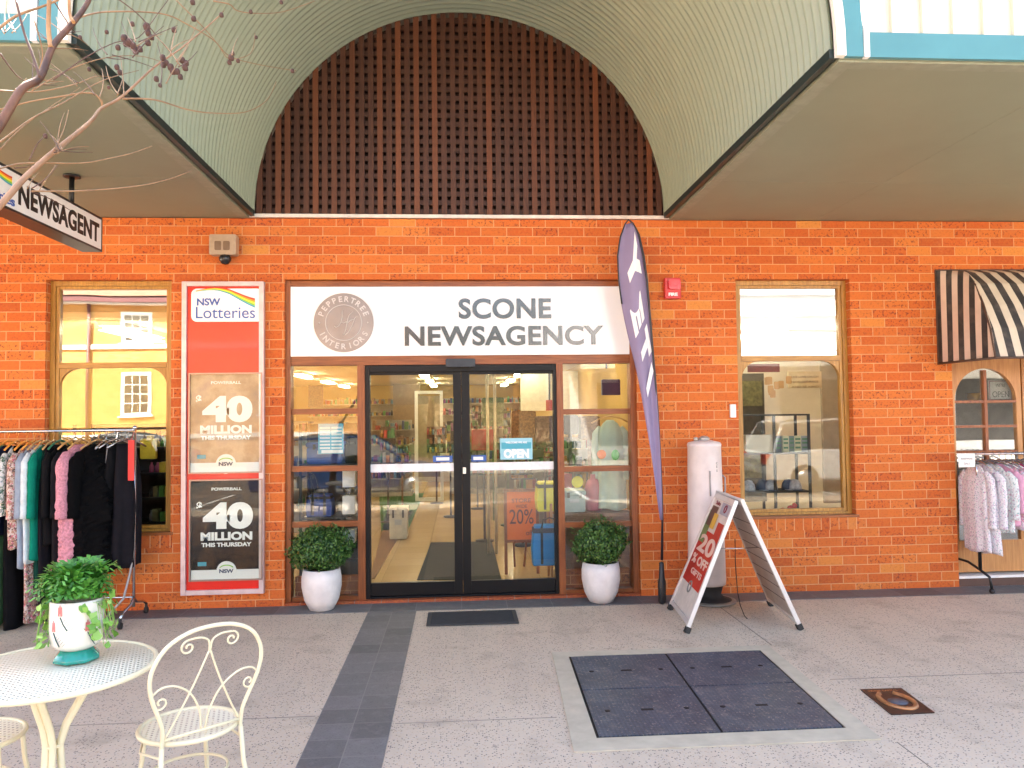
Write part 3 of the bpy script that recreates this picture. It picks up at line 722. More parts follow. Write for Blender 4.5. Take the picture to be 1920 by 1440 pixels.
b = MB(); b.rbox(a.x+.03, c2.x-.01, -.085, -.0555, a.z+.085, c2.z-.02, .02); b.rbox(a.x+.04, c2.x-.03, -.095, -.0855, a.z+.12, c2.z-.04, .01); obj('sounder', b, M('alarm_red_lens', (.7, .02, .03), .12), fa)
b = MB(); add_text(b, 'FIRE', ((a.x+c2.x)/2, -.057, a.z+.04), w=.085, h=.03, bold=.04); obj('alarm_lettering', b, M('print_white', (.86,)*3), fa)
a, c2 = at(1370, 783, -.03), at(1380, 758, -.03)
b = MB(); b.rbox(a.x, c2.x, -.03, -.001, a.z, c2.z, .006); setp(obj('junction_box', b, white_p, bevel=.002), 'little white plastic box on the brick left of the right window', 'junction box')

# ------------------------------------------------------------------ striped awning
aw = thing('striped_awning', 'black and cream striped hood awning over the arched door at the right', 'awning', (5.7, 0, 2.6))
fm = stripes_mat('awning_front_stripes', 'x', .142, (.035, .032, .034), (.62, .55, .45), phase=.35)
sm_ = stripes_mat('awning_side_stripes', 'x', 1.0, (.035, .032, .034), (.66, .52, .43), phase=.0)
nt = sm_.node_tree
for n_ in nt.nodes:                                       # slanted side cloth: stripes follow x and y together
    if n_.type == 'MATH' and n_.operation == 'DIVIDE':
        spn = n_.inputs[0].links[0].from_node
        u_ = mth(nt, 'ADD', mth(nt, 'MULTIPLY', mth(nt, 'SUBTRACT', spn.outputs[0], 4.56-5.7), 8.33), mth(nt, 'MULTIPLY', spn.outputs[1], -6.4)); nt.links.new(u_, n_.inputs[0]); break
prof = [(0, 3.02, 4.83), (-.14, 2.97, 4.80), (-.30, 2.84, 4.765), (-.45, 2.62, 4.735), (-.56, 2.40, 4.71), (-.64, 2.13, 4.69)]
wallx = 4.56; xr = 7.0
b = MB()
for i in range(len(prof)-1):
    (y0, z0, xa), (y1, z1, xb) = prof[i], prof[i+1]
    b.add([(xa, y0, z0), (xb, y1, z1), (xr, y1, z1), (xr, y0, z0)], [(0, 1, 2, 3)])
y1, z1, xb = prof[-1]
obj('front_canvas', b, fm, aw).modifiers.new('thick', 'SOLIDIFY').thickness = .004
b = MB(); b.smooth = True; vs = []; L = 10
for i in range(25):                                           # side: ruled from the upright wall edge to the hip
    s = i/24; j = s*(len(prof)-1); i0 = min(int(j), len(prof)-2); f = j-i0
    hy = prof[i0][0]*(1-f)+prof[i0+1][0]*f; hz = prof[i0][1]*(1-f)+prof[i0+1][1]*f; hx = prof[i0][2]*(1-f)+prof[i0+1][2]*f
    for k in range(L+1):
        t = k/L; zl = hz-(.02*s)
        vs.append((wallx+(hx-wallx)*t+.010*math.sin(t*7+s*9)*math.sin(PI*t), hy*t, zl+(hz-zl)*t))
b.add(vs, [(i*(L+1)+k, (i+1)*(L+1)+k, (i+1)*(L+1)+k+1, i*(L+1)+k+1) for i in range(24) for k in range(L)])
obj('side_canvas', b, sm_, aw).modifiers.new('thick', 'SOLIDIFY').thickness = .004
b = MB(); b.tube([(x, y+.01, z-.01) for (y, z, x) in prof], .012, 6); b.tube([(wallx, -.02, 2.12), (4.69, -.64, 2.13), (xr, -.64, 2.13)], .012, 6); b.tube([(wallx+.004, -.01, 2.12), (wallx+.004, -.01, 3.02), (xr, -.01, 3.025)], .007, 6)
obj('awning_frame', b, M('awning_brown', (.10, .06, .045), .5), aw)

# ------------------------------------------------------------------ feather flag
ff = thing('feather_flag', 'tall purple feather flag with white letters leaning by the right jamb', 'flag', (1.76, -.3, .1))
Lp = [(1172, 420), (1163, 445), (1158, 480), (1160, 525), (1166, 570), (1176, 620), (1188, 670), (1198, 715), (1207, 770), (1215, 820), (1222, 860), (1231, 930), (1237, 975)]
Rp = [(1186, 418), (1198, 440), (1207, 480), (1213, 525), (1217, 570), (1221, 620), (1225, 670), (1229, 715), (1233, 770), (1236, 820), (1238, 860), (1241, 930), (1242, 975)]
def fl_mat():
    m, nt, b = nmat('flag_purple'); co = objco(nt); c = mix(nt, noise(nt, co, 4, 3), (.21, .17, .29), (.27, .215, .35))
    nt.links.new(c, b.inputs['Base Color']); b.inputs['Roughness'].default_value = .6; return m
K = 9
def flagpt(i, t, dy=0):
    a = at(*Lp[i], -.32); c_ = at(*Rp[i], -.32); p = a.lerp(c_, t)
    p.y += .035*math.sin(t*PI*2+i*.45)*min(1, (a-c_).length/.2)+dy; return p
b = MB(); b.smooth = True
b.add([flagpt(i, k/K) for i in range(len(Lp)) for k in range(K+1)], [(i*(K+1)+k, i*(K+1)+k+1, (i+1)*(K+1)+k+1, (i+1)*(K+1)+k) for i in range(len(Lp)-1) for k in range(K)])
o = obj('flag_cloth', b, fl_mat(), ff); o.modifiers.new('sub', 'SUBSURF').render_levels = 1; o.modifiers.new('thick', 'SOLIDIFY').thickness = .002
b = MB(); edge = [at(*p, -.315) for p in Lp[4::-1]]+[at(1178, 412, -.315)]+[at(*p, -.315) for p in Rp]+[at(1241, 1050, -.315)]
b.tube(edge, [.007]*6+[.010]*13+[.012], 8); obj('flag_pole', b, M('pole_black', (.02, .02, .025), .4), ff)
b = MB(); sp0 = at(1240, 1045, -.31); sp1 = at(1240, 1070, -.31)
b.lathe([(.012, .0), (.03, .01), (.034, .03), (.036, .2), (.026, .23), (.02, .36), (.012, .37)], sp0.x, -.31, 16); obj('flag_base', b, M('spike_black', (.015, .015, .017), .4), ff)
FW = M('flag_white', (.8, .8, .8), .6, 0, 0)
# ------------------------------------------------------------------ white cylinder
tk = thing('white_cylinder', 'tall white cylinder with domed cap standing on a black foot against the brick', 'gas cylinder', (2.2, -.3, 0))
cx, cy = 2.185, -.26
b = MB(); b.smooth = True; b.lathe([(.162, .16), (.165, .2), (.155, .9), (.147, 1.375), (.150, 1.38), (.150, 1.40), (.14, 1.415), (.06, 1.435)], cx, cy, 40); obj('cylinder_body', b, M('cylinder_white', (.70, .62, .60), .4, 0, .12, 5), tk)
b = MB(); b.lathe([(.05, 1.43), (.05, 1.455), (.03, 1.47), (.0, 1.475)], cx, cy, 20); b.lathe([(.02, 1.43), (.02, 1.46), (.0, 1.465)], cx-.08, cy-.02, 12); obj('cap', b, M('cap_grey', (.45, .42, .40), .4, .5), tk)
b = MB(); b.lathe([(.19, .0), (.19, .02), (.12, .04), (.09, .07), (.11, .14), (.13, .2), (.0, .2)], cx+.03, cy, 28); obj('foot', b, rubber, tk)
b = MB(); b.lathe([(.23, .006), (.23, .016), (.20, .022), (.0, .022)], cx+.02, cy, 32); obj('base_plate', b, M('plate_grey', (.30, .31, .30), .5, .5), tk)
b = MB(); b.box(cx-.008, cx+.002, cy-.166, cy-.150, .95, 1.17); b.tube([(cx+.15, cy-.03, 1.12), (cx+.175, cy-.03, 1.10), (cx+.175, cy-.03, .98), (cx+.155, cy-.03, .96)], .008, 8); obj('handle', b, M('handle_grey', (.30, .28, .28), .4, .4), tk)
b = MB(); rc = .1495
for ch, zz in (('C', 1.235), ('E', 1.205), ('S', 1.17)):
    a = -PI/2+.45; R = Matrix(((0, math.sin(a)*-1, math.cos(a)), (0, math.cos(a), math.sin(a)), (-1, 0, 0)))
    R = Matrix((( -math.sin(a), 0, math.cos(a)), (math.cos(a), 0, math.sin(a)), (0, 1, 0)))
    add_text(b, ch, (cx+.154*math.cos(a), cy+.154*math.sin(a), zz), R, h=.022, bold=.02)
obj('stencilled_letters', b, MATS['handle_grey'], tk)

# ------------------------------------------------------------------ folding A-frame sign
af = thing('folding_sign', 'white framed folding pavement sign with red sale poster, standing open by the cylinder', 'sign', (2.2, -.85, 0))
TL = [Vector((1.775, -.49, .0)), Vector((1.71, -1.225, .0))]; TR = [Vector((2.68, -.465, .0)), Vector((2.605, -1.235, .0))]
TOP = [at(1345, 925, -.52), at(1393, 938, -1.15)]
print('aframe top', TOP)
TOP[0] = Vector((TOP[0].x, -.52, .99)); TOP[1] = Vector((TOP[1].x, -1.15, .985))
alu = M('sign_aluminium', (.66, .64, .62), .35, .3, .05)
def panel(side, feet, tops, nrm_out):
    fb, ff_ = feet; tb, tf = tops
    upb, upf = (tb-fb), (tf-ff_)
    out = (ff_-fb).cross(upb).normalized(); 
    if out.x*nrm_out < 0: out = -out
    P = lambda u, v, d=0: (fb.lerp(ff_, u)).lerp(tb.lerp(tf, u), v)+out*d    # u: 0 back, 1 street side
    def slab(mb, u0, u1, v0, v1, d0, d1):
        vs = [P(u, v, d) for d in (d0, d1) for u, v in ((u0, v0), (u1, v0), (u1, v1), (u0, v1))]
        mb.add(vs, [(0,1,2,3),(7,6,5,4),(0,4,5,1),(1,5,6,2),(2,6,7,3),(3,7,4,0)])
    return P, slab, out
sh = Vector((0.02, 0, 0))
TC = (TOP[0]+TOP[1])/2
def par(feet, sx): d_ = (feet[1]-feet[0]).normalized()*.31; return [TC-d_+sx, TC+d_+sx]
for side, feet, tops, no in (('l', TL, par(TL, -sh), -1), ('r', TR, par(TR, sh), 1)):
    P, slab, out = panel(side, feet, tops, no)
    b = MB(); slab(b, 0, .045, .04, 1, -.012, .02); slab(b, .955, 1, .04, 1, -.012, .02); slab(b, .0455, .9545, .96, .999, -.012, .02); slab(b, .0455, .9545, .05, .085, -.012, .018)
    obj('sign_frame', b, alu, af, bevel=.003)
    b = MB()
    for u in (.02, .98): q = P(u, .0, 0); q2 = P(u, .045, 0); b.obox(Vector((q.x, q.y, .001)), q2, .045, .04, (1, 0, 0))
    obj('rubber_foot', b, rubber, af)
    if side == 'l':
        b = MB(); slab(b, .046, .954, .086, .959, -.006, .008); pn = obj('sign_panel', b, M('panel_cream', (.66, .60, .55), .4), af)
        b = MB(); slab(b, .06, .94, .28, .70, .0083, .010); slab(b, .62, .94, .70, .80, .0083, .010); 
        obj('red_field', b, poster_mat('red_poster', (.35, .03, .02), (.50, .04, .03), (.55, .07, .04), (.30, .05, .04)), pn)
        b = MB(); b.m = 0; slab(b, .06, .30, .60, .86, .0105, .0115); b.m = 1; slab(b, .10, .40, .74, .90, .0118, .0125); b.m = 2; slab(b, .32, .52, .73, .85, .0128, .0135); b.m = 3; slab(b, .5, .94, .86, .95, .0105, .0115)
        obj('food_picture', b, [M('pic_green', (.12, .20, .06), .5), M('pic_dark', (.10, .035, .02), .5), M('pic_yellow', (.70, .42, .05), .5), M('pic_grey', (.36, .36, .42), .5)], pn)
        xd = (P(1, .5)-P(0, .5)).normalized(); yd = (P(.5, 1)-P(.5, 0)).normalized(); zd = xd.cross(yd)
        R = Matrix(((xd.x, yd.x, zd.x), (xd.y, yd.y, zd.y), (xd.z, yd.z, zd.z)))
        b = MB(); add_text(b, '20', P(.52, .60, .0125), R, w=.5, h=.15, bold=.03); add_text(b, '% OFF', P(.5, .47, .0125), R, w=.5, h=.08, bold=.03); add_text(b, 'GIFTS', P(.55, .38, .0125), R, w=.35, h=.05, bold=.02)
        obj('poster_lettering', b, M('letter_pink', (.72, .50, .42), .5, 0, 0), pn)
        b = MB(); q = P(.5, .27, .0125)
        b.tube([q+.045*(math.cos(k*PI/12)*xd+math.sin(k*PI/12)*yd) for k in range(24)], .006, 5, closed=True); obj('round_stamp', b, M('stamp_grey', (.25, .24, .22), .5), pn)
        b = MB(); q = P(.72, .91, .0125); b.tube([q+.03*(math.cos(k*PI/8)*xd+math.sin(k*PI/8)*yd) for k in range(16)], .006, 5, closed=True); add_text(b, 'Sale', P(.3, .93, .0125), R, w=.14, h=.035, bold=.02); obj('maroon_logo', b, M('maroon', (.25, .02, .03), .5), pn)
    else:
        b = MB(); slab(b, .046, .954, .086, .959, -.006, .008); pn = obj('sign_panel', b, M('panel_taupe', (.44, .37, .32), .5), af, label='taupe inner panel crossed by dark lines')
        b = MB()
        for k in range(7):
            v = .2+.1*k; vs0 = [P(.05, v-.004, -.0085), P(.95, v-.004+.02, -.0085), P(.95, v+.002+.02, -.0085), P(.05, v+.002, -.0085)]
            vs = vs0+[q+out*.002 for q in vs0]; b.add(vs, [(0,1,2,3),(7,6,5,4),(0,4,5,1),(1,5,6,2),(2,6,7,3),(3,7,4,0)])
        obj('panel_lines', b, M('line_brown', (.10, .07, .06), .6), pn)
b = MB(); b.tube([TOP[0]+Vector((0, 0, .005)), TOP[1]+Vector((0, 0, .005))], .014, 8); obj('hinge', b, alu, af)
b = MB(); b.tube([TOP[1]+Vector((-.17, .12, -.38)), TOP[1]+Vector((.0, .12, -.385)), TOP[1]+Vector((.17, .12, -.38))], .004, 6); obj('stay', b, chrome, af)
b = MB(); ch = [at(1378, 1010, -.85), at(1379, 1060, -.85), at(1383, 1110, -.85), at(1388, 1135, -.85), atz(1396, 1155, .006), atz(1401, 1160, .006)]
b.tube(ch, .0035, 6); obj('chain', b, darkm, af)

# ------------------------------------------------------------------ topiary pots
leafm = leaf_mat('box_leaf', (.012, .045, .006), (.030, .10, .012), (.11, .22, .04))
def topiary(x, y, lab, seed, zs=1.0):
    rnd = random.Random(seed)
    t = thing('potted_topiary', lab, 'potted plant', (x, y, .005), rnd.random()*2, 'clipped topiary balls flanking the doors')
    b = MB(); b.lathe([(.09, .0), (.105, .005), (.15, .09), (.172, .2), (.172, .28), (.158, .355), (.150, .355), (.150, .33), (.0, .33)], 0, 0, 40)
    obj('pot', b, M('pot_white', (.72, .69, .67), .5, 0, .14, 7, .3, 40), t, local=True)
    b = MB(); b.lathe([(.149, .331), (.09, .34), (0, .345)], 0, 0, 20); obj('soil', b, M('potting_soil', (.035, .022, .014), .95, 0, .4, 60, .8, 90), t, local=True)
    b = MB(); b.tube([(0, 0, .3), (.01, 0, .4), (0, 0, .5)], .02, 8); obj('stem', b, M('stem_bark', (.12, .08, .05), .8), t, local=True)
    b = MB(); cz = .525
    for i in range(5200):
        u, v = rnd.random()*2*PI, math.acos(2*rnd.random()-1)
        lump = 1+.13*math.sin(3*u+seed)*math.sin(2*v)+.06*math.sin(2*u+seed*3)+.07*math.sin(7*u+seed*2)*math.sin(5*v)+.05*math.sin(11*v+3*u)
        R = (.235*lump)*(rnd.random()**.18)+rnd.gauss(0, .008)
        p = Vector((R*math.sin(v)*math.cos(u)*1.12, R*math.sin(v)*math.sin(u)*1.0, cz+R*math.cos(v)*.82))
        if p.z < .345: continue
        d = Vector((rnd.gauss(0, 1), rnd.gauss(0, 1), rnd.gauss(0, 1)+.5)).normalized()
        n = (Vector((math.sin(v)*math.cos(u), math.sin(v)*math.sin(u), math.cos(v)))+Vector((rnd.gauss(0, .6), rnd.gauss(0, .6), rnd.gauss(0, .6)))).normalized()
        a = n.cross(d)
        if a.length < .1: continue
        a.normalize(); d = a.cross(n); L = rnd.uniform(.011, .019); W = L*.55
        b.add([p-d*L, p+a*W+n*.002, p+d*L, p-a*W+n*.002], [(0, 1, 2, 3)])
    for i in range(34):                                           # stray shoots standing out of the clipped ball
        u, v = rnd.random()*2*PI, rnd.uniform(.1, 1.9); dd = Vector((math.sin(v)*math.cos(u), math.sin(v)*math.sin(u), math.cos(v))); q0 = Vector((0, 0, cz))+Vector((dd.x*.25, dd.y*.23, dd.z*.19)); L = rnd.uniform(.02, .055)
        q1 = q0+dd*L+Vector((rnd.gauss(0, .01), rnd.gauss(0, .01), .01)); b.tube([q0, q1], .0013, 3, caps=False)
        for k in range(5):
            a = Vector((rnd.gauss(0, 1), rnd.gauss(0, 1), rnd.gauss(0, 1))).normalized(); q = q0.lerp(q1, (k+1)/5); d_ = (dd+a*.8).normalized(); w_ = d_.orthogonal().normalized()*.006
            b.add([q, q+d_*.008+w_, q+d_*.018, q+d_*.008-w_], [(0, 1, 2, 3)])
    for i in range(40):                                           # dark twig core so that gaps are not see-through everywhere
        u, v = rnd.random()*2*PI, rnd.uniform(.1, 2.2)
        b.tube([(0, 0, .42), (.19*math.sin(v)*math.cos(u), .19*math.sin(v)*math.sin(u), cz+.15*math.cos(v))], .003, 3, caps=False)
    obj('foliage', b, leafm, t, local=True)
topiary(-1.222, -.155, 'clipped green ball plant in white pot, left of the doors', 3)
topiary(1.246, -.165, 'clipped green ball plant in white pot, right of the doors', 11)

# ------------------------------------------------------------------ things let into or lying on the pavement
mt = thing('door_mat', 'small dark ribbed mat on the pavement in front of the doors', 'mat', (.1, -.6, 0))
b = MB(); b.box(-.285, .46, -.815, -.40, .0045, .014); obj('mat_border', b, M('mat_edge', (.045, .045, .047), .8), mt, bevel=.004)
b = MB()
for k in range(16): b.box(-.25, .425, -.79+k*.0235, -.79+k*.0235+.014, .0142, .018)
obj('mat_ribs', b, M('mat_pile', (.035, .036, .038), .95, bmp=.5, bscale=200), mt)

pc = thing('service_pit_cover', 'square pavement pit with four dark steel plates in a pale concrete surround', 'pit cover', (1.4, -2.4, 0))
O = [(.632, -1.60), (2.19, -1.60), (2.135, -3.21), (.55, -3.21)]; I = [(.735, -1.70), (2.095, -1.70), (2.025, -3.06), (.69, -3.06)]
b = MB(); z0, z1 = .001, .008
for k in range(4):
    j = (k+1) % 4; q = [O[k], O[j], I[j], I[k]]
    b.prism_xy([Vector(p) for p in q][::-1], z0, z1)
obj('concrete_surround', b, M('pit_concrete', (.52, .46, .35), .8, 0, .14, 8, .3, 90), pc)
b = MB(); b.prism_xy([Vector(p) for p in I][::-1], .0008, .0025); obj('pit_shadow_gap', b, M('gap_black', (.015, .012, .01), .9), pc)
def plate_mat():
    m, nt, b = nmat('chequer_steel'); co = objco(nt)
    ck = N(nt, 'ShaderNodeTexChecker'); ck.inputs['Scale'].default_value = 62; mp = N(nt, 'ShaderNodeMapping'); mp.inputs['Rotation'].default_value = (0, 0, PI/4)
    nt.links.new(co, mp.inputs[0]); nt.links.new(mp.outputs[0], ck.inputs[0])
    n1 = noise(nt, co, 4, 5, .7); c = mix(nt, ramp(nt, n1, [(.35, 0), (.7, 1)]), (.045, .062, .095), (.085, .115, .165))
    c = mix(nt, mth(nt, 'MULTIPLY', ck.outputs['Fac'], .45), c, (.025, .03, .04))
    n2 = noise(nt, co, 9, 5, .8); c = mix(nt, ramp(nt, n2, [(.52, 0), (.72, .6)]), c, (.22, .20, .19))
    n3 = noise(nt, co, 60, 3, .7); c = mix(nt, ramp(nt, n3, [(.58, 0), (.66, .7)]), c, (.34, .31, .28))
    nt.links.new(c, b.inputs['Base Color']); b.inputs['Roughness'].default_value = .5; b.inputs['Metallic'].default_value = .2
    bump(nt, b, ck.outputs['Fac'], .5, .002); return m
pm = plate_mat()
def lerp2(a, c, t): return (a[0]+(c[0]-a[0])*t, a[1]+(c[1]-a[1])*t)
def IJ(u, v): return lerp2(lerp2(I[0], I[1], u), lerp2(I[3], I[2], u), v)
for u0, u1 in ((.012, .494), (.506, .988)):
    for v0, v1 in ((.012, .485), (.497, .988)):
        b = MB(); b.prism_xy([IJ(u0, v1), IJ(u1, v1), IJ(u1, v0), IJ(u0, v0)], .003, .0095); pl = obj('steel_plate', b, pm, pc)
        b = MB()
        for du in (.15, .5, .85):
            c_ = IJ(u0+(u1-u0)*du, (v0+v1)/2)
            if du == .5: b.box(c_[0]-.035, c_[0]+.035, c_[1]-.012, c_[1]+.012, .0096, .011)
            else: b.lathe([(.016, .0096), (.016, .011), (0, .0112)], c_[0], c_[1], 12)
        obj('lift_point', b, M('lift_black', (.012, .010, .010), .8), pl)
pq = thing('bronze_plaque', 'square bronze pavement plaque with a raised horseshoe', 'plaque', (2.5, -2.7, 0))
Q = [(2.392, -2.515), (2.645, -2.52), (2.612, -2.90), (2.36, -2.905)]
b = MB(); b.prism_xy(Q[::-1], .001, .007); obj('plaque_plate', b, M('bronze_dark', (.075, .045, .035), .45, .5, .3, 30), pq)
b = MB(); b.tube([(2.50+.085*math.cos(a), -2.72+.13*math.sin(a), .009) for a in [math.radians(60-k*15) for k in range(21)]], .014, 8); obj('horseshoe', b, M('bronze_bright', (.45, .22, .10), .4, .6), pq)
b = MB(); b.lathe([(.055, .007), (.055, .0095), (0, .0095)], 2.50, -2.73, 20); obj('plaque_disc', b, M('slate_disc', (.10, .10, .12), .5), pq)
b = MB(); add_text(b, 'HORSE CAPITAL', (2.51, -2.555, .0075), Matrix.Identity(3), w=.18, h=.02, bold=.02); obj('plaque_lettering', b, MATS['bronze_bright'], pq)
#PART2#
# ------------------------------------------------------------------ flag lettering (the cloth is turned edge-on, so the letters run down it steeply slanted)
def cloth_point(px, py):
    j = 0
    while j < len(Lp)-2 and Lp[j+1][1] < py: j += 1
    f_ = (py-Lp[j][1])/(Lp[j+1][1]-Lp[j][1])
    xa = Lp[j][0]*(1-f_)+Lp[j+1][0]*f_; xb = Rp[j][0]*(1-f_)+Rp[j+1][0]*f_
    t = min(1, max(0, (px-xa)/(xb-xa)))
    return flagpt(j, t).lerp(flagpt(j+1, t), f_)
for ch, (cx_, cy_), (wx, wy), (hx, hy) in (('Y', (1187, 499), (15, 74), (18, -46)), ('E', (1195, 590), (10, 52), (19, -38)), ('T', (1210, 651), (9, 52), (17, -38)), ('I', (1218, 712), (3.5, 17), (12, -50))):
    v, f = text_verts(ch, 1, 1, .002, .07); b = MB(); vs = []
    for (x, y, z) in v:
        p = cloth_point(cx_+wx*x+hx*y, cy_+wy*x+hy*y); p.y -= .006+z; vs.append(p)
    b.add(vs, f); obj('flag_letter', b, FW, ff)

# ------------------------------------------------------------------ garments and racks
def cloth_mat(name, col, rough=.85, var=.15, scale=20, bmp=.2): return M(name, col, rough, 0, var, scale, bmp, 300, spec=.08)
def garment(label, cat, x, y, ztop, length, mats, w=.22, t=.035, flare=1.15, kind='coat', rz=0.0, group='clothes on the left rack', seed=1, hanger=None, sleeves=True):
    rnd = random.Random(seed)
    g = thing(cat.replace(' ', '_'), label, cat, (x, y, ztop), rz, group)
    # local: width runs along y, thickness along x, hangs to -length
    b = MB(); b.smooth = True; n = 40; rows = 26 if kind != 'fur' else 44; ph = rnd.random()*6
    for i in range(rows+1):
        v = i/rows; z = -length*v
        if kind in ('trousers', 'skirt'): hw = w*(.75+.25*min(1, v*3))*(1+(flare-1)*v)
        else:
            sh = min(1, v*length/.13); hw = w*(.28+.72*sh**.55)*(1+(flare-1)*v) if v*length < .13 else w*(1+(flare-1)*v)
        th = t*(.35+.65*min(1, v*length/.15))*(1+.5*v)
        fold = (.25+.75*v)
        for j in range(n):
            a = 2*PI*j/n; cy_, cx_ = math.cos(a), math.sin(a)
            r = 1+(.22 if kind != 'pyjama' else .12)*fold*math.sin(5*a+ph+v*.8)+.12*fold*math.sin(9*a+ph*2)
            xx = cx_*th*r; yy = cy_*hw*(1+.05*fold*math.sin(3*a+ph))
            if kind == 'fur':
                k = 1+.16*math.sin(v*9+ph)*math.sin(2*a+ph)+rnd.gauss(0, .075); xx *= k*1.25; yy *= 1+.06*math.sin(v*7+ph)+rnd.gauss(0, .02)
            zz = z+.01*math.sin(3*a+ph)*(v > .97)
            b.v.append((xx+.012*math.sin(v*5+ph), yy, zz))
    for i in range(rows):
        for j in range(n): b.f.append([i*n+j, (i+1)*n+j, (i+1)*n+(j+1) % n, i*n+(j+1) % n]); b.mi.append(0); b.sm.append(kind != 'fur')
    b.f.append([rows*n+j for j in range(n)][::-1]); b.mi.append(0); b.sm.append(False)
    b.f.append([j for j in range(n)]); b.mi.append(0); b.sm.append(False)
    obj('garment_body', b, mats, g, local=True)
    if sleeves and kind in ('coat', 'shirt', 'fur', 'pyjama'):
        for s in (-1, 1):
            L = min(length*.8, .58); b = MB(); r0 = .045 if kind != 'fur' else .068
            pts = [(0, s*w*.82, -.07), (.01, s*(w+.02), -.14), (.015, s*(w*1.08+.02), -.3), (.012, s*(w*1.10+.015), -L*.8), (.01, s*(w*1.08+.02), -L)]
            rr = [r0*.6, r0, r0*.92, r0*.85, r0*.9]
            fine = []; fr = []
            for i in range(len(pts)-1):
                for k in range(5):
                    q = Vector(pts[i]).lerp(Vector(pts[i+1]), k/5); fine.append(q); fr.append((rr[i]*(1-k/5)+rr[i+1]*k/5)*(1+.05*math.sin(i*5+k*2+ph)+(rnd.gauss(0, .06) if kind == 'fur' else 0)))
            fine.append(Vector(pts[-1])); fr.append(rr[-1]); b.tube(fine, fr, 12)
            vv = b.v; b.v = [(p[0]*.75, p[1], p[2]) for p in vv]; obj('sleeve', b, mats, g, local=True)
    if hanger:
        b = MB(); b.tube([(0, -.19, -.03), (0, -.1, .015), (0, 0, .04), (0, .1, .015), (0, .19, -.03)], .008, 6)
        hk = [(0, 0, .04), (0, 0, .075)]+[(0, .018*math.cos(a)-.018+.018, .093+.018*math.sin(a)) for a in [math.radians(-60+k*35) for k in range(8)]]
        b.tube(hk, .003, 5, caps=False); obj('hanger', b, hanger, g, local=True)
    return g
hw_tan = M('hanger_tan', (.55, .32, .12), .4); hw_or = M('hanger_orange', (.75, .30, .04), .35); hw_grey = M('hanger_chrome', (.5, .5, .5), .2, .9); hw_green = M('hanger_green', (.02, .14, .08), .5)
blk = cloth_mat('cloth_black', (.007, .007, .008)); blk2 = cloth_mat('cloth_charcoal', (.012, .011, .014)); navy = cloth_mat('cloth_navy', (.013, .018, .045))
grn = cloth_mat('cloth_emerald', (.005, .20, .13)); lgrn = cloth_mat('cloth_light_green', (.16, .36, .16)); dgrn = cloth_mat('cloth_dark_green', (.008, .05, .035))
wht = cloth_mat('cloth_ice', (.62, .70, .72)); bgy = cloth_mat('cloth_blue_grey', (.30, .35, .42)); pink = cloth_mat('fur_pink', (.60, .27, .33), .95, .35, 60); fur = cloth_mat('fur_black', (.004, .004, .0045), .95, .4, 60, .6); gry = cloth_mat('cloth_grey', (.30, .30, .32))
flw = floral_mat('floral_white', (.62, .63, .60), [(.06, .12, .07), (.25, .30, .27)], 30, .9)
flp = floral_mat('floral_pink', (.62, .52, .45), [(.55, .12, .18), (.12, .07, .06), (.40, .22, .15)], 32, .9)
RZ = 1.595; YR = -.36
gl = [  # label, category, x, y, length, material, half width, thickness, kind, turn, hanger
 ('black trousers beside the chrome end post of the left clothes rack', 'trousers', -2.80, -.36, 1.02, blk2, .12, .05, 'trousers', -.5, hw_grey),
 ('black trousers with grey edge, second from the right end of the left clothes rack', 'trousers', -2.90, -.36, 1.0, blk, .13, .04, 'trousers', -.35, hw_grey),
 ('thin grey belt-like scarf hanging between black trousers and the black fur coat', 'scarf', -2.965, -.42, .70, gry, .018, .012, 'skirt', 0, hw_grey),
 ('shaggy black fur coat, the bulkiest garment on the left clothes rack', 'coat', -3.07, -.36, 1.03, fur, .225, .11, 'fur', -.3, hw_tan),
 ('pink fluffy coat showing beside and under the shaggy black fur coat', 'coat', -3.215, -.38, 1.10, pink, .235, .075, 'fur', -.1, hw_tan),
 ('long black coat directly left of the pink fluffy coat', 'coat', -3.32, -.36, 1.13, blk2, .20, .045, 'coat', -.1, hw_tan),
 ('black jacket on a dark green hanger on the left clothes rack', 'jacket', -3.43, -.36, .80, blk, .20, .035, 'coat', 0, hw_green),
 ('long black dress behind the black jacket on the left clothes rack', 'dress', -3.49, -.36, 1.30, blk2, .19, .035, 'skirt', .05, hw_tan),
 ('emerald green coat on the left clothes rack', 'coat', -3.555, -.36, .92, grn, .205, .04, 'coat', 0, hw_tan),
 ('ice white top just left of the emerald coat', 'blouse', -3.615, -.36, .94, wht, .205, .03, 'coat', 0, hw_tan),
 ('blue grey cardigan between the white top and the pink floral blouse', 'cardigan', -3.67, -.36, .98, bgy, .205, .03, 'coat', 0, hw_or),
 ('cream blouse with pink and brown flowers on the left clothes rack', 'blouse', -3.735, -.37, .82, flp, .215, .04, 'shirt', .03, hw_or),
 ('white blouse with dark green leaf print on the left clothes rack', 'blouse', -3.825, -.37, .56, flw, .215, .04, 'shirt', .03, hw_or),
 ('navy top cut by the left edge of the picture', 'blouse', -3.91, -.37, .72, navy, .21, .04, 'shirt', 0, hw_or),
 ('black long skirt hanging low near the left edge of the picture', 'skirt', -3.80, -.33, 1.48, blk, .20, .04, 'skirt', 0, None),
 ('floral long skirt in pink and white, seen low between black skirts', 'skirt', -3.62, -.345, 1.42, flp, .20, .028, 'skirt', 0, None),
 ('dark green long dress showing below the emerald coat', 'dress', -3.535, -.35, 1.15, dgrn, .17, .03, 'skirt', 0, None),
 ('light green long dress at the far left of the left clothes rack', 'dress', -3.99, -.42, 1.45, lgrn, .22, .05, 'skirt', 0, hw_or),
 ('black coat beyond the light green dress, half outside the picture', 'coat', -4.12, -.36, 1.2, blk2, .2, .05, 'coat', 0, hw_tan)]
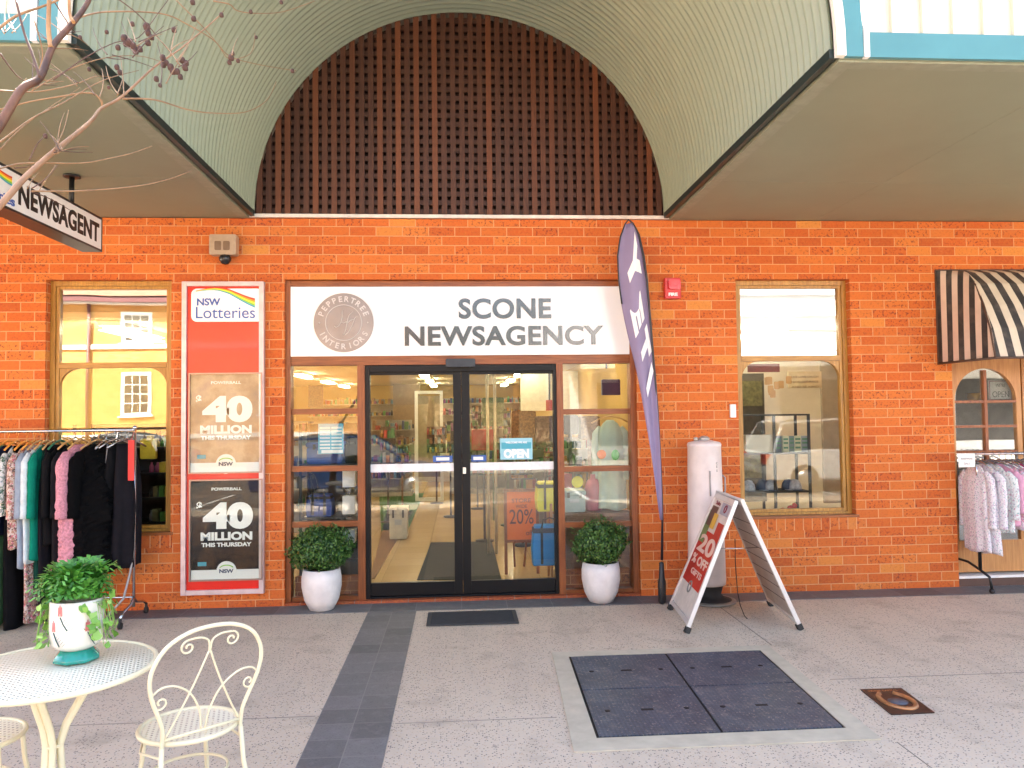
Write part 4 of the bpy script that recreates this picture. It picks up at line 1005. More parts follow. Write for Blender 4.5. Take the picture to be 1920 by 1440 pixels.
for i, (lab, cat, x, y, L, m, w, t, kd, rz, hg) in enumerate(gl):
    garment(lab, cat, -2.80+(x+2.80)*.86, y, RZ-.115, L, m, w, t, 1.15 if kd != 'fur' else 1.2, kd, rz, 'clothes on the left rack', i+2, hg)
b = MB(); p = at(245, 825, -.42); q = at(256, 900, -.42); b.box(p.x, q.x, -.47, -.466, q.z, p.z); b.tube([((p.x+q.x)/2, -.468, p.z), ((p.x+q.x)/2, -.42, p.z+.06), ((p.x+q.x)/2, -.36, RZ)], .002, 5)
setp(obj('sale_tag', b, M('tag_red', (.65, .02, .02), .5)), 'red swing tag hanging by the end post of the left clothes rack', 'tag')
def rack(label, x0, x1, y, z, m, hump=False, loc=None):
    r = thing('clothes_rack', label, 'clothes rack', ((x0+x1)/2, y, 0))
    b = MB(); b.tube([(x0, y, z), (x1, y, z)], .013, 10); b.tube([(x0, y, z+.02), (x0+.3*(x1-x0), y, z+.02)], .009, 8); obj('rail', b, m, r)
    for x in (x0, x1):
        b = MB(); b.tube([(x, y, z-.02), (x, y, .12)], .012, 10); b.ball((x, y, z+.02), .02, 10); obj('end_post', b, m, r)
        b = MB(); b.tube([(x, y-.26, .085), (x, y-.2, .12), (x, y-.06, .15), (x, y, .20), (x, y+.06, .15), (x, y+.2, .12), (x, y+.26, .085)], .011, 8); obj('foot', b, m, r)
        for s in (-1, 1):
            b = MB(); b.lathe([(.012, .04), (.012, .09)], x, y+s*.26, 10); b.tube([(x-.012, y+s*.26, .03), (x+.012, y+s*.26, .03)], .027, 14); obj('castor', b, rubber, r)
    b = MB(); b.tube([(x0, y, .2), (x1, y, .2)], .008, 8); obj('cross_tube', b, m, r)
    return r
rk = rack('chrome rolling clothes rack crowded with coats under the left window', -4.7, -2.735, YR, RZ, chrome)
b = MB(); b.tube([(-2.735, -.36, .62), (-2.74, -.42, .42), (-2.76, -.5, .22), (-2.86, -.58, .09)], .010, 8); obj('brace', b, M('braided_grey', (.35, .33, .31), .5, .4), rk)

pj = [floral_mat('pyjama_lilac', (.74, .72, .76), [(.50, .30, .50), (.25, .40, .42)], 70, .5), floral_mat('pyjama_rose', (.70, .62, .66), [(.70, .22, .42), (.4, .4, .5)], 60, .8),
      floral_mat('pyjama_blue', (.55, .62, .72), [(.10, .14, .30), (.25, .35, .6)], 40, .8), floral_mat('pyjama_mint', (.66, .72, .72), [(.25, .40, .42), (.5, .3, .4)], 45, .6), cloth_mat('pyjama_pink', (.72, .40, .56)), cloth_mat('pyjama_hot', (.60, .02, .16))]
g2 = [('lilac sprigged long pyjamas at the left end of the right rack', 4.785, .80, pj[0], .13, .03, .2), ('pale sprigged pyjamas with lilac flowers, second on the right rack', 4.87, .82, pj[0], .16, .035, .15),
      ('mint and white pyjama top on the right rack', 4.96, .62, pj[3], .18, .04, .2), ('plain pink pyjama top on the right rack', 5.03, .55, pj[4], .18, .035, .2), ('rose sprigged pyjamas in the middle of the right rack', 5.09, .60, pj[1], .18, .035, .15),
      ('rose printed pyjama trousers beside the hot pink top', 5.15, .58, pj[1], .18, .035, .1), ('hot pink nightshirt on the right rack', 5.20, .48, pj[5], .18, .03, .1), ('blue patterned pyjamas on the right rack near the picture edge', 5.27, .56, pj[2], .19, .05, .1), ('dark blue patterned pyjamas cut by the right edge of the picture', 5.36, .6, pj[2], .19, .05, .1)]
for i, (lab, x, L, m, w, t, rz) in enumerate(g2):
    garment(lab, 'pyjamas', x, -.16, 1.17, L, m, w, t, 1.1, 'pyjama', rz, 'clothes on the right rack', 40+i, hw_grey)
rr = thing('clothes_rack', 'black legged clothes rack of pyjamas in front of the arched door', 'clothes rack', (5.6, -.14, 0))
b = MB(); b.tube([(4.70, -.14, 1.262), (6.8, -.14, 1.262)], .012, 10); obj('rail', b, chrome, rr)
for x in (4.775, 6.6):
    b = MB(); b.tube([(x, -.20, .2), (x, -.20, 1.04)], .016, 10); obj('leg_post', b, darkm, rr)
    b = MB(); b.tube([(x, -.20, 1.04), (x, -.20, 1.12), (x, -.14, 1.25)], .010, 8); obj('post_top', b, chrome, rr)
    b = MB(); b.tube([(x-.05, .06, .26), (x-.02, -.06, .25), (x, -.20, .20), (x+.03, -.28, .15), (x+.035, -.30, .05)], .012, 8); b.ball((x+.035, -.30, .028), .026, 10); obj('foot', b, darkm, rr)
b = MB(); p, q = at(1797, 876, -.28), at(1827, 850, -.28); b.box(p.x, q.x, -.285, -.281, p.z, q.z); b.m = 1; add_text(b, 'SLEEPWEAR', ((p.x+q.x)/2, -.287, (p.z+q.z)/2+.015), w=.11, h=.018); add_text(b, 'SALE', ((p.x+q.x)/2, -.287, (p.z+q.z)/2-.03), w=.06, h=.02)
b.m = 0; b.tube([((p.x+q.x)/2, -.28, q.z), ((p.x+q.x)/2, -.14, 1.265)], .002, 5)
setp(obj('rack_sign', b, [white_p, M('faint_grey', (.45, .42, .45), .6)]), 'small white card sign clipped to the end of the right clothes rack', 'sign')

# ------------------------------------------------------------------ cream iron bistro table and chairs
iron = M('cream_iron', (.80, .73, .50), .35, 0, .06, 10)
def mesh_disc_mat(name, pitch):
    m, nt, b = nmat(name); co = objco(nt); nt.nodes['Principled BSDF'].inputs['Base Color'].default_value = (.84, .79, .62, 1)
    b.inputs['Roughness'].default_value = .4
    mp = N(nt, 'ShaderNodeMapping'); mp.inputs['Rotation'].default_value = (0, 0, .45); nt.links.new(co, mp.inputs[0])
    sp = N(nt, 'ShaderNodeSeparateXYZ'); nt.links.new(mp.outputs[0], sp.inputs[0])
    a = mth(nt, 'SUBTRACT', mth(nt, 'FRACT', mth(nt, 'ADD', mth(nt, 'DIVIDE', sp.outputs[0], pitch), 100)), .5)
    c = mth(nt, 'SUBTRACT', mth(nt, 'FRACT', mth(nt, 'ADD', mth(nt, 'DIVIDE', sp.outputs[1], pitch), 100)), .5)
    d = mth(nt, 'SQRT', mth(nt, 'ADD', mth(nt, 'MULTIPLY', a, a), mth(nt, 'MULTIPLY', c, c)))
    hole = mth(nt, 'LESS_THAN', d, .24)
    tr = N(nt, 'ShaderNodeBsdfTransparent'); mx = N(nt, 'ShaderNodeMixShader'); nt.links.new(hole, mx.inputs[0]); nt.links.new(b.outputs[0], mx.inputs[1]); nt.links.new(tr.outputs[0], mx.inputs[2])
    nt.links.new(mx.outputs[0], nt.nodes['Material Output'].inputs[0]); return m
perf_t = mesh_disc_mat('perforated_top', .019); perf_s = mesh_disc_mat('perforated_seat', .020)
tb = thing('bistro_table', 'round cream metal cafe table with pierced top and curved legs', 'table', (-1.56, -3.985, 0))
R_ = .357
b = MB(); b.lathe([(0, .7385), (R_-.004, .7385), (R_-.004, .7365), (0, .7365)], 0, 0, 64); obj('tabletop', b, perf_t, tb, local=True)
b = MB(); b.tube([(R_*math.cos(2*PI*k/72), R_*math.sin(2*PI*k/72), .733) for k in range(72)], .011, 8, closed=True); obj('table_rim', b, iron, tb, local=True)
for k in range(3):
    a = 2*PI*k/3+.55; ca, sa = math.cos(a), math.sin(a)
    pr = [(.15, .728), (.135, .68), (.09, .60), (.045, .52), (.024, .45), (.03, .36), (.07, .22), (.14, .09), (.20, .02), (.22, .010)]
    b = MB(); fine = []
    for i in range(len(pr)-1):
        for t in range(4): u = t/4; fine.append((pr[i][0]*(1-u)+pr[i+1][0]*u, pr[i][1]*(1-u)+pr[i+1][1]*u))
    fine.append(pr[-1])
    for s in (-1, 1): b.tube([(r*ca-s*.012*sa, r*sa+s*.012*ca, z) for r, z in fine], .013, 8)
    obj('leg', b, iron, tb, local=True)
b = MB(); b.tube([(.030*math.cos(2*PI*k/24), .030*math.sin(2*PI*k/24), .45) for k in range(24)], .007, 6, closed=True); obj('leg_ring', b, iron, tb, local=True)

def smooth(ps, k=5):
    out = []
    for i in range(len(ps)-1):
        p0 = ps[max(i-1, 0)]; p1 = ps[i]; p2 = ps[i+1]; p3 = ps[min(i+2, len(ps)-1)]
        for q in range(k):
            t = q/k; t2, t3 = t*t, t*t*t; out.append(.5*(2*p1+(p2-p0)*t+(2*p0-5*p1+4*p2-p3)*t2+(3*p1-p0-3*p2+p3)*t3))
    return out+[ps[-1]]
def spiral(cx, cz, r, turns, a0, dirn, n=18):
    return [(cx+r*(1-k/n*.8)*math.cos(a0+dirn*2*PI*turns*k/n), cz+r*(1-k/n*.8)*math.sin(a0+dirn*2*PI*turns*k/n)) for k in range(n+1)]
def chair(label, loc, rz):
    c = thing('bistro_chair', label, 'chair', loc, rz, 'cream metal cafe chairs')
    sr, sy = .186, 1.0
    b = MB(); n = 48
    ring_ = [(sr*math.cos(2*PI*k/n), sr*sy*math.sin(2*PI*k/n)) for k in range(n)]
    b.add([(x, y, .4505) for x, y in ring_], [tuple(range(n))]); obj('seat', b, perf_s, c, local=True)
    b = MB(); b.tube([(x, y, .448) for x, y in ring_], .010, 8, closed=True)
    obj('seat_rim', b, iron, c, local=True)
    # back hoop: plane leaning back from the seat
    yb = -.135; lean = .20
    def BP(x, z): return (x, yb-max(0, z-.45)*lean, z)
    H = [(-.155, .40), (-.155, .50), (-.172, .56), (-.204, .64), (-.217, .71), (-.207, .77), (-.165, .835), (-.09, .875), (0, .886)]
    pts = []
    for i in range(len(H)-1):
        p0 = H[max(i-1, 0)]; p1 = H[i]; p2 = H[i+1]; p3 = H[min(i+2, len(H)-1)] if i+2 < len(H) else (-H[-2][0], H[-2][1])
        for k in range(4):
            t = k/4; t2, t3 = t*t, t*t*t
            pts.append(tuple(.5*(2*p1[j]+(p2[j]-p0[j])*t+(2*p0[j]-5*p1[j]+4*p2[j]-p3[j])*t2+(3*p1[j]-p0[j]-3*p2[j]+p3[j])*t3) for j in (0, 1)))
    hoop = pts+[(0, .886)]+[(-x, z) for x, z in pts[::-1]]
    b = MB(); b.tube([BP(x, z) for x, z in hoop], .0082, 10); bk = obj('backrest_hoop', b, iron, c, local=True)
    b = MB()
    def wire(ps, r=.0042): b.tube([BP(x, z) for x, z in ps], r, 6)
    b.tube([BP(-.155, .47), BP(.155, .47)], .006, 8)
    def sw(ps): return [(q.x, q.z) for q in smooth([Vector((x, 0, z)) for x, z in ps], 5)]
    for s in (-1, 1):
        wire(sw([(s*-.145, .475), (s*-.10, .56), (s*-.045, .68), (s*-.002, .79)]))
        wire(sw([(s*.008, .475), (s*.02, .55), (s*.06, .63), (s*.12, .675), (s*.175, .68), (s*.207, .655)]))
        wire(sw([(s*.002, .79), (s*.008, .83), (s*.04, .848), (s*.085, .848)])); wire(spiral(s*.085, .818, .030, 1.3, PI/2, -s))
        wire(spiral(s*.172, .622, .032, 1.3, PI/2-.9*s, -s)); wire(sw([(s*.207, .655), (s*.205, .64), (s*.197, .642)]))
    obj('scroll_wires', b, iron, bk, local=True)
    for s in (-1, 1):
        b = MB(); b.tube([(s*.155, yb, .44), (s*.163, yb-.01, .3), (s*.19, yb-.06, .1), (s*.205, yb-.10, .004)], .010, 8); obj('leg', b, iron, c, local=True)
        b = MB(); b.tube([(s*.12, .14, .44), (s*.13, .15, .3), (s*.155, .185, .1), (s*.175, .215, .004)], .010, 8); obj('leg', b, iron, c, local=True)
    b = MB(); rg = .15
    b.tube([(rg*math.cos(2*PI*k/36), rg*math.sin(2*PI*k/36)*.95, .27) for k in range(36)], .006, 6, closed=True)
    for s in (-1, 1): b.tube([(s*.155, yb, .40), (s*.178, .03, .38), (s*.125, .14, .40)], .005, 6)
    obj('stretcher_ring', b, iron, c, local=True)
    return c
chair('cream metal cafe chair with scrolled hoop back, standing right of the round table', (-1.105, -3.835, 0), math.radians(40))
chair('cream metal cafe chair with only its pierced seat edge showing, at the lower left corner', (-1.925, -3.88, 0), math.radians(-80))

# ------------------------------------------------------------------ planter on the table
pl = thing('ceramic_planter', 'white ceramic planter painted with red flowers on a green base, on the cafe table', 'planter', (-1.515, -3.90, .7445))
PX, PY = 0, 0
b = MB(); pts = lambda r: r
prof8 = [(.082, .0), (.086, .004), (.084, .016), (.066, .035), (.060, .045)]
b.lathe(prof8, 0, 0, 8); obj('planter_base', b, M('glazed_green', (.01, .28, .22), .12, 0, .25, 20, coat=.5), pl, local=True)
b = MB(); b.lathe([(.060, .0455), (.080, .058), (.094, .075), (.098, .12), (.098, .225), (.096, .238), (.088, .238), (.086, .21), (.0, .21)], 0, 0, 16)
ceram = M('ceramic_cream', (.76, .74, .66), .15, 0, .05, 8, coat=.4); bd = obj('planter_body', b, ceram, pl, local=True)
def on_pot(a, z, r=.099): return Vector((r*math.cos(a), r*math.sin(a), z))
fr_, fg = MB(), MB()
for a0, z0, L in ((-1.75, .195, .05), (-2.05, .135, .045), (-.75, .13, .045)):
    for k in range(3):
        th = a0+(k-1)*.055; c_ = on_pot(th, z0+.012+(.008 if k == 1 else 0)); u = Vector((-math.sin(th), math.cos(th), 0)); v_ = Vector((0, 0, 1))
        fr_.add([c_-u*.0045-v_*.016, c_+u*.0045-v_*.016, c_+u*.002+v_*.019, c_-u*.002+v_*.019], [(0, 1, 2, 3)])
    fg.tube([on_pot(a0, z0-.008, .0988), on_pot(a0+.12, z0-.035, .0985), on_pot(a0+.28, z0-.06, .0985)], .0024, 4)
    for k in range(5):
        th = a0+.1+k*.07; q = on_pot(th, z0-.03-k*.008, .0987); u = Vector((-math.sin(th), math.cos(th), 0))
        fg.add([q, q+u*.012+Vector((0, 0, .014)), q+u*.015+Vector((0, 0, .019)), q+u*.005+Vector((0, 0, .008))], [(0, 1, 2, 3)])
obj('painted_flowers', fr_, M('paint_red', (.62, .16, .16), .3), bd, local=True); obj('painted_stems', fg, M('paint_dark_green', (.04, .10, .09), .3), bd, local=True)
rnd = random.Random(5)
fern = MB(); ivy = MB()
for i in range(85):                                             # arching fronds with leaflets either side
    a = rnd.random()*2*PI; reach = rnd.uniform(.05, .155); h = rnd.uniform(.10, .20); p0 = Vector((rnd.uniform(-.05, .05), rnd.uniform(-.05, .05), .22))
    d = Vector((math.cos(a), math.sin(a), 0)); n = 9; prev = p0
    for k in range(1, n+1):
        t = k/n; p = p0+d*reach*t+Vector((0, 0, h*math.sin(t*PI*.62)*.9-.05*t*t)); tg = (p-prev).normalized(); side = tg.cross(Vector((0, 0, 1))).normalized()
        L = .054*(1-.5*t)*rnd.uniform(.8, 1.2)
        for s in (-1, 1):
            tip = p+side*s*L+tg*L*.7+Vector((0, 0, rnd.uniform(-.008, .004))); m_ = p.lerp(tip, .5)
            fern.add([p, m_+tg*L*.30, tip, m_-tg*L*.30], [(0, 1, 2, 3)])
        prev = p
for i in range(130):
    a = rnd.choice([rnd.gauss(PI, .5), rnd.gauss(0, .55), rnd.random()*2*PI]); r = rnd.uniform(.09, .155); z = rnd.uniform(.06, .25)
    if abs(math.sin(a)) > .8 and math.sin(a) < 0 and z < .2: continue
    c_ = Vector((r*math.cos(a), r*math.sin(a)*.8, z)); nrm = (Vector((math.cos(a), math.sin(a), .6))+Vector((rnd.gauss(0, .4), rnd.gauss(0, .4), rnd.gauss(0, .4)))).normalized()
    u = nrm.orthogonal().normalized(); v_ = nrm.cross(u); ro = rnd.random()*2*PI; u, v_ = u*math.cos(ro)+v_*math.sin(ro), v_*math.cos(ro)-u*math.sin(ro); L = rnd.uniform(.010, .020)
    shp = [(0, -1), (.75, -.6), (1, .1), (.45, .6), (0, 1.3), (-.45, .6), (-1, .1), (-.75, -.6)]
    ivy.add([c_+u*x*L+v_*y*L+nrm*(.003*abs(x)) for x, y in shp], [tuple(range(8))])
for i in range(22):
    a = rnd.choice([rnd.gauss(PI, .5), rnd.gauss(0, .5)]); ivy.tube([(.06*math.cos(a), .06*math.sin(a), .23), (.12*math.cos(a), .12*math.sin(a), .23), (.14*math.cos(a+.1), .13*math.sin(a+.1), rnd.uniform(.06, .16))], .0015, 4)
pt = thing('fern_and_ivy', 'leafy green fern with trailing ivy growing from the painted planter', 'plant', (-1.515, -3.90, .7445))
obj('fern_fronds', fern, leaf_mat('fern_leaf', (.025, .11, .010), (.05, .21, .015), (.12, .36, .05)), pt, local=True)
obj('ivy_leaves', ivy, leaf_mat('ivy_leaf', (.10, .26, .03), (.20, .42, .06), (.30, .50, .12)), pt, local=True)

# ------------------------------------------------------------------ bare tree at the left, trunk outside the picture
def bark_mat():
    m, nt, b = nmat('smooth_bark'); co = objco(nt); n1 = noise(nt, co, 7, 4, .6)
    c = ramp(nt, n1, [(.35, (.06, .026, .014)), (.55, (.16, .07, .035)), (.75, (.30, .16, .08))]); nt.links.new(c, b.inputs['Base Color']); b.inputs['Roughness'].default_value = .6; return m
bark = bark_mat(); twig = M('twig_bark', (.28, .16, .075), .6, 0, .4, 15); twig_d = M('twig_dark', (.10, .05, .035), .7, 0, .3, 15)
tr = thing('bare_tree', 'leafless street tree reaching in from the left with thin branches and brown seed pods', 'tree', (-2.05, -5.15, 0))
b = MB(); b.tube([(-2.05, -5.15, -.02), (-2.03, -5.13, .5), (-1.97, -5.10, 1.1), (-1.86, -5.06, 1.62)], [.085, .06, .05, .04], 14)
obj('trunk', b, bark, tr)
def branch(px, Y0, Y1, r0, r1, m=bark, lead=None, knob=0):
    n = len(px); ps = [at(x, y, Y0+(Y1-Y0)*i/(n-1)) for i, (x, y) in enumerate(px)]
    if lead: ps = [Vector(q) for q in lead]+ps
    f = smooth(ps); k = len(f); b = MB()
    b.tube(f, [(r0+(r1-r0)*(i/(k-1))**.8)*1.15 for i in range(k)], 7); return obj('branch', b, m, tr)
TK = (-1.86, -5.06, 1.60)
branch([(-190, 520), (-70, 335), (0, 233), (40, 168), (75, 145), (100, 85), (135, 45), (165, 3), (190, -60)], -4.9, -4.4, .016, .006, bark, [TK])
branch([(-200, 610), (-80, 468), (0, 385), (50, 330), (100, 285), (150, 245), (175, 222), (190, 203), (230, 180), (290, 125), (340, 90), (400, 40), (420, 20)], -4.8, -3.6, .013, .0015, M('pale_bark', (.30, .165, .085), .6, 0, .35, 12), [TK])
branch([(96, 90), (91, 55), (92, 0), (95, -80)], -4.6, -4.5, .007, .005, M('orange_shoot', (.40, .20, .07), .6, 0, .3))
branch([(138, 42), (130, 20), (130, -40)], -4.55, -4.5, .005, .004, MATS['orange_shoot'])
branch([(75, 145), (60, 100), (45, 60), (30, 0)], -4.7, -4.6, .004, .003, twig_d)
branch([(230, 185), (290, 187), (350, 205), (400, 212), (460, 210), (500, 188), (518, 153)], -3.95, -3.5, .0038, .001, twig)
branch([(192, 203), (190, 190), (178, 177), (158, 174), (120, 180), (60, 190), (0, 205), (-50, 215)], -4.0, -4.1, .004, .002, twig)
branch([(-40, 330), (0, 316), (50, 306), (150, 306), (200, 298), (245, 288), (285, 274)], -4.6, -4.1, .003, .001, twig)
branch([(60, 358), (150, 358), (250, 350), (310, 338), (360, 320)], -4.6, -4.1, .0028, .001, twig)
branch([(-40, 290), (0, 266), (60, 222), (120, 192), (190, 152), (260, 132)], -4.6, -4.0, .004, .001, twig)
branch([(-40, 172), (0, 170), (70, 172), (140, 158), (180, 143), (210, 145)], -4.6, -4.1, .003, .001, twig)
branch([(150, 32), (200, 22), (300, 25), (350, 45), (400, 75), (430, 105), (480, 120), (555, 133)], -4.4, -3.8, .003, .001, twig)
branch([(400, 2), (430, 8), (445, 20), (480, 25), (530, 22), (590, 2)], -4.1, -3.9, .0025, .001, twig)
branch([(100, 150), (160, 108), (215, 80), (260, 70), (300, 20), (330, -20)], -4.5, -4.2, .002, .001, twig_d)
branch([(60, 170), (130, 130), (200, 108), (260, 105), (300, 115)], -4.5, -4.2, .002, .001, twig)
branch([(210, -10), (260, 28), (300, 75), (330, 110), (350, 125)], -4.4, -4.1, .002, .001, twig_d)
branch([(-10, 60), (30, 30), (90, 8), (150, -20)], -4.6, -4.5, .004, .003, twig)
branch([(0, 100), (30, 140), (60, 160)], -4.6, -4.5, .003, .001, twig_d)
branch([(100, 0), (125, 40), (140, 60)], -4.5, -4.4, .002, .001, twig_d)
branch([(65, 40), (80, 100), (70, 140), (60, 175)], -4.55, -4.5, .0022, .001, twig)
branch([(330, 0), (380, 50), (410, 85), (430, 110), (470, 100), (478, 62)], -4.1, -3.9, .0018, .001, twig)
branch([(55, 300), (70, 270), (85, 255)], -4.4, -4.3, .0018, .001, twig_d)
branch([(0, 280), (40, 240), (95, 200), (150, 165)], -4.5, -4.1, .0018, .001, twig)
rnd = random.Random(9)
for i in range(60):                                             # fine side twigs
    x0, y0 = rnd.choice([(75, 145), (100, 90), (120, 60), (60, 160), (200, 108), (260, 105), (140, 158), (40, 165), (300, 25), (430, 105), (180, 180), (330, 100), (20, 310), (230, 180), (110, 285), (300, 160), (250, 80), (340, 120), (60, 355), (20, 60)])
    x0 += rnd.uniform(-12, 12); y0 += rnd.uniform(-6, 6); a = rnd.uniform(-2.6, .3); L = rnd.uniform(30, 85); k = rnd.uniform(-.35, .35)
    branch([(x0+L*t*math.cos(a+k*t), y0+L*t*math.sin(a+k*t)) for t in (0, .35, .7, 1)], -4.45, -4.3, .0019, .0008, rnd.choice([twig, twig_d]))
podm = M('seed_pod', (.075, .032, .022), .7, 0, .4, 30)
for (x, y, r) in ((233, 72, 11), (243, 80, 12), (250, 86, 10), (254, 96, 9), (275, 50, 11), (278, 62, 9), (277, 80, 9), (305, 108, 9), (320, 126, 10), (324, 134, 9), (342, 113, 9), (347, 127, 9), (338, 144, 8), (306, 122, 8), (219, 126, 8), (225, 136, 8), (221, 89, 8), (248, 45, 7), (363, 35, 8), (326, 56, 8), (293, 148, 8), (300, 160, 6), (433, 108, 9), (480, 70, 5), (548, 133, 6), (167, 130, 6), (85, 255, 7), (204, 164, 5), (361, 4, 8), (527, 4, 6), (262, 92, 9), (236, 82, 9), (284, 70, 8), (312, 118, 8), (332, 134, 9), (349, 118, 8), (436, 100, 6), (446, 114, 6), (150, 70, 6), (415, 28, 7), (470, 22, 6), (200, 60, 6), (430, 117, 7)):
    c_ = at(x, y, -4.15); rr_ = r*.62/1452*2.95; b = MB(); b.ball(c_, rr_, 8, (1, 1, 1.2)); b.ball(c_+Vector((rr_*.5, 0, -rr_*.6)), rr_*.6, 6); obj('seed_pod', b, podm, tr)
# ------------------------------------------------------------------ inside the shop
def tile_mat():
    m, nt, b = nmat('cream_tile'); co = objco(nt); br = N(nt, 'ShaderNodeTexBrick'); br.offset = 0; nt.links.new(co, br.inputs['Vector']); br.inputs['Scale'].default_value = 1
    br.inputs['Brick Width'].default_value = .4; br.inputs['Row Height'].default_value = .4; br.inputs['Mortar Size'].default_value = .003
    br.inputs['Color1'].default_value = (.46, .31, .15, 1); br.inputs['Color2'].default_value = (.52, .36, .18, 1); br.inputs['Mortar'].default_value = (.30, .20, .10, 1)
    nt.links.new(br.outputs['Color'], b.inputs['Base Color']); b.inputs['Roughness'].default_value = .25; return m
b = MB(); b.add([(-8.8, .19, .03), (8.8, .19, .03), (8.8, 17, .03), (-8.8, 17, .03)], [(0, 1, 2, 3)]); struct('shop_floor', b, tile_mat())
CZ = 2.62
b = MB(); b.box(-5, 2.35, .22, 17.1, CZ, CZ+.05); obj('shop_ceiling', b, M('ceiling_warm', (.70, .60, .40), .8, 0, .02), bld)
b = MB(); b.box(-5.1, -5, .22, 17, .03, CZ); b.box(-5, 2.3, 17, 17.1, .03, CZ); b.box(2.3, 2.4, .22, 17, .03, CZ)
obj('shop_inner_wall', b, M('inner_wall_yellow', (.56, .36, .11), .8, 0, .03), bld)
for o_ in list(bld.children):
    if o_.name.startswith('rear_wall') or o_.name.startswith('roof'): bpy.data.objects.remove(o_)
b = MB(); b.box(-9, 9, .10, .3, 3.53, 5.7); b.box(-9, -8.8, .22, 18, 0, 3.53); b.box(8.8, 9, .22, 18, 0, 3.53); b.box(-8.8, 8.8, 17.8, 18, 0, 3.53); obj('rear_wall', b, MATS['render_wall'], bld)
b = MB(); b.box(-9, 9, .3, 18, 3.55, 3.7); b.box(-9.1, 9.1, .0, .4, 5.7, 5.8); obj('roof', b, MATS['roof_sheet'], bld)
tubem = M('lit_tube', (1, 1, 1), .5, 0, 0, emit=((1, .90, .68), 4.5))
first = None
for i, (x, y) in enumerate([(x, y) for y in (1.0, 4.0, 6.8, 9.6, 12.6, 15.4) for x in (-3.3, -.75, 1.3)]):
    if first is None:
        first = thing('ceiling_light', 'long lit strip light on the ceiling inside the shop', 'ceiling light', (x, y, CZ), 0, 'strip lights inside the shop')
        b = MB(); b.box(-.09, .09, -.6, .6, -.05, -.001); obj('light_body', b, white_p, first, local=True)
        b = MB(); b.tube([(-.035, -.58, -.066), (-.035, .58, -.066)], .015, 8); b.tube([(.035, -.58, -.066), (.035, .58, -.066)], .015, 8); obj('tube', b, tubem, first, local=True)
        b = MB(); b.box(-.085, .085, -.59, .59, -.095, -.085); obj('diffuser', b, M('lit_diffuser', (1, 1, 1), .5, 0, 0, emit=((1, .84, .55), 3.0)), first, local=True)
    else:
        c_ = copy_tree(first); c_.location = (x, y, CZ)
    (c_ if i else first)['label'] = '%s lit strip light in the %s row from the doors, on the shop ceiling' % ({-3.3: 'left', -.75: 'middle', 1.3: 'right'}[x], ['first', 'second', 'third', 'fourth', 'fifth', 'sixth'][i//3])
# window display back wall at the right
b = MB(); b.box(2.42, 4.6, 2.2, 2.3, .03, CZ); b.box(4.5, 4.6, .22, 2.2, .03, CZ); b.box(2.4, 4.6, .22, 2.3, CZ, CZ+.05); b.box(2.4, 4.5, .22, 2.2, .03, .62)
obj('display_wall', b, M('display_wall', (.74, .66, .57), .8, 0, .04), bld)
dl = copy_tree(first); dl.location = (3.3, 1.2, CZ); dl['label'] = 'lit strip light over the right hand window display'; 
b = MB(); b.box(4.62, 8.7, 1.6, 1.7, .03, 2.5); b.box(4.6, 8.7, .22, 1.7, 2.5, 2.55); obj('neighbour_wall', b, M('neighbour_wall', (.30, .26, .22), .8), bld)

def mk(name, label, cat, m, dims, r=.01, bevel=.004, **k):
    b = MB(); b.rbox(dims[0], dims[1], dims[2], dims[3], dims[4], dims[5], r); return setp(obj(name, b, m, bevel=bevel), label, cat, **k)
def span(x0, x1, y0, y1, Y): a = at(x0, y1, Y); c = at(x1, y0, Y); return a.x, c.x, a.z, c.z
# mats on the floor
def quadmat(name, label, cat, m, pts, z=.03, h=.008):
    q = [atz(px, py, z) for px, py in pts]; b = MB(); b.prism_xy([(p.x, p.y) for p in q], z+.001, z+h); return setp(obj(name, b, m), label, cat)
quadmat('entrance_mat', 'large black entrance mat on the tiles just inside the glass doors', 'mat', M('mat_black', (.035, .035, .037), .95, bmp=.4, bscale=200), [(782, 1088), (940, 1088), (922, 1016), (808, 1018)])
quadmat('grass_mat', 'green artificial grass mat under the white box inside the shop', 'mat', M('fake_grass', (.05, .14, .025), .9, 0, .3, 60, .6, 250), [(715, 996), (765, 994), (795, 925), (711, 928)])
quadmat('timber_strip', 'brown timber floor strip along the left side of the tiled aisle', 'floor strip', wood_mat('floor_timber', (.16, .07, .03), (.28, .14, .06), .4, 'y'), [(694, 1085), (703, 1085), (775, 960), (725, 960)])
# display furniture just behind the glass
shelfm = M('shelf_black', (.028, .030, .033), .5, 0, .15)
def shelf_unit(label, x0, x1, y0, y1, zs, ztop, m=shelfm, back=False, zb=.03):
    s = thing('shelf_unit', label, 'shelf unit', ((x0+x1)/2, (y0+y1)/2, zb))
    for x in (x0, x1):
        for y in (y0, y1): b = MB(); b.box(x-.012, x+.012, y-.012, y+.012, zb, ztop); obj('upright', b, m, s)
    for z in zs: b = MB(); b.box(x0+.0125, x1-.0125, y0-.01, y1+.01, z-.018, z); obj('shelf', b, m, s)
    if back: b = MB(); b.box(x0, x1, y1+.013, y1+.02, zb, ztop); obj('back_panel', b, M('shelf_back', (.05, .045, .04), .8), s)
    return s
cols = [(.60, .05, .04), (.05, .10, .35), (.65, .45, .05), (.10, .35, .12), (.70, .68, .62), (.35, .08, .30), (.03, .03, .035), (.70, .30, .05), (.25, .45, .55), (.45, .25, .12)]
cm = [M('stock_%d' % i, tuple(v*.55 for v in c), .45, 0, .3, 25) for i, c in enumerate(cols)]
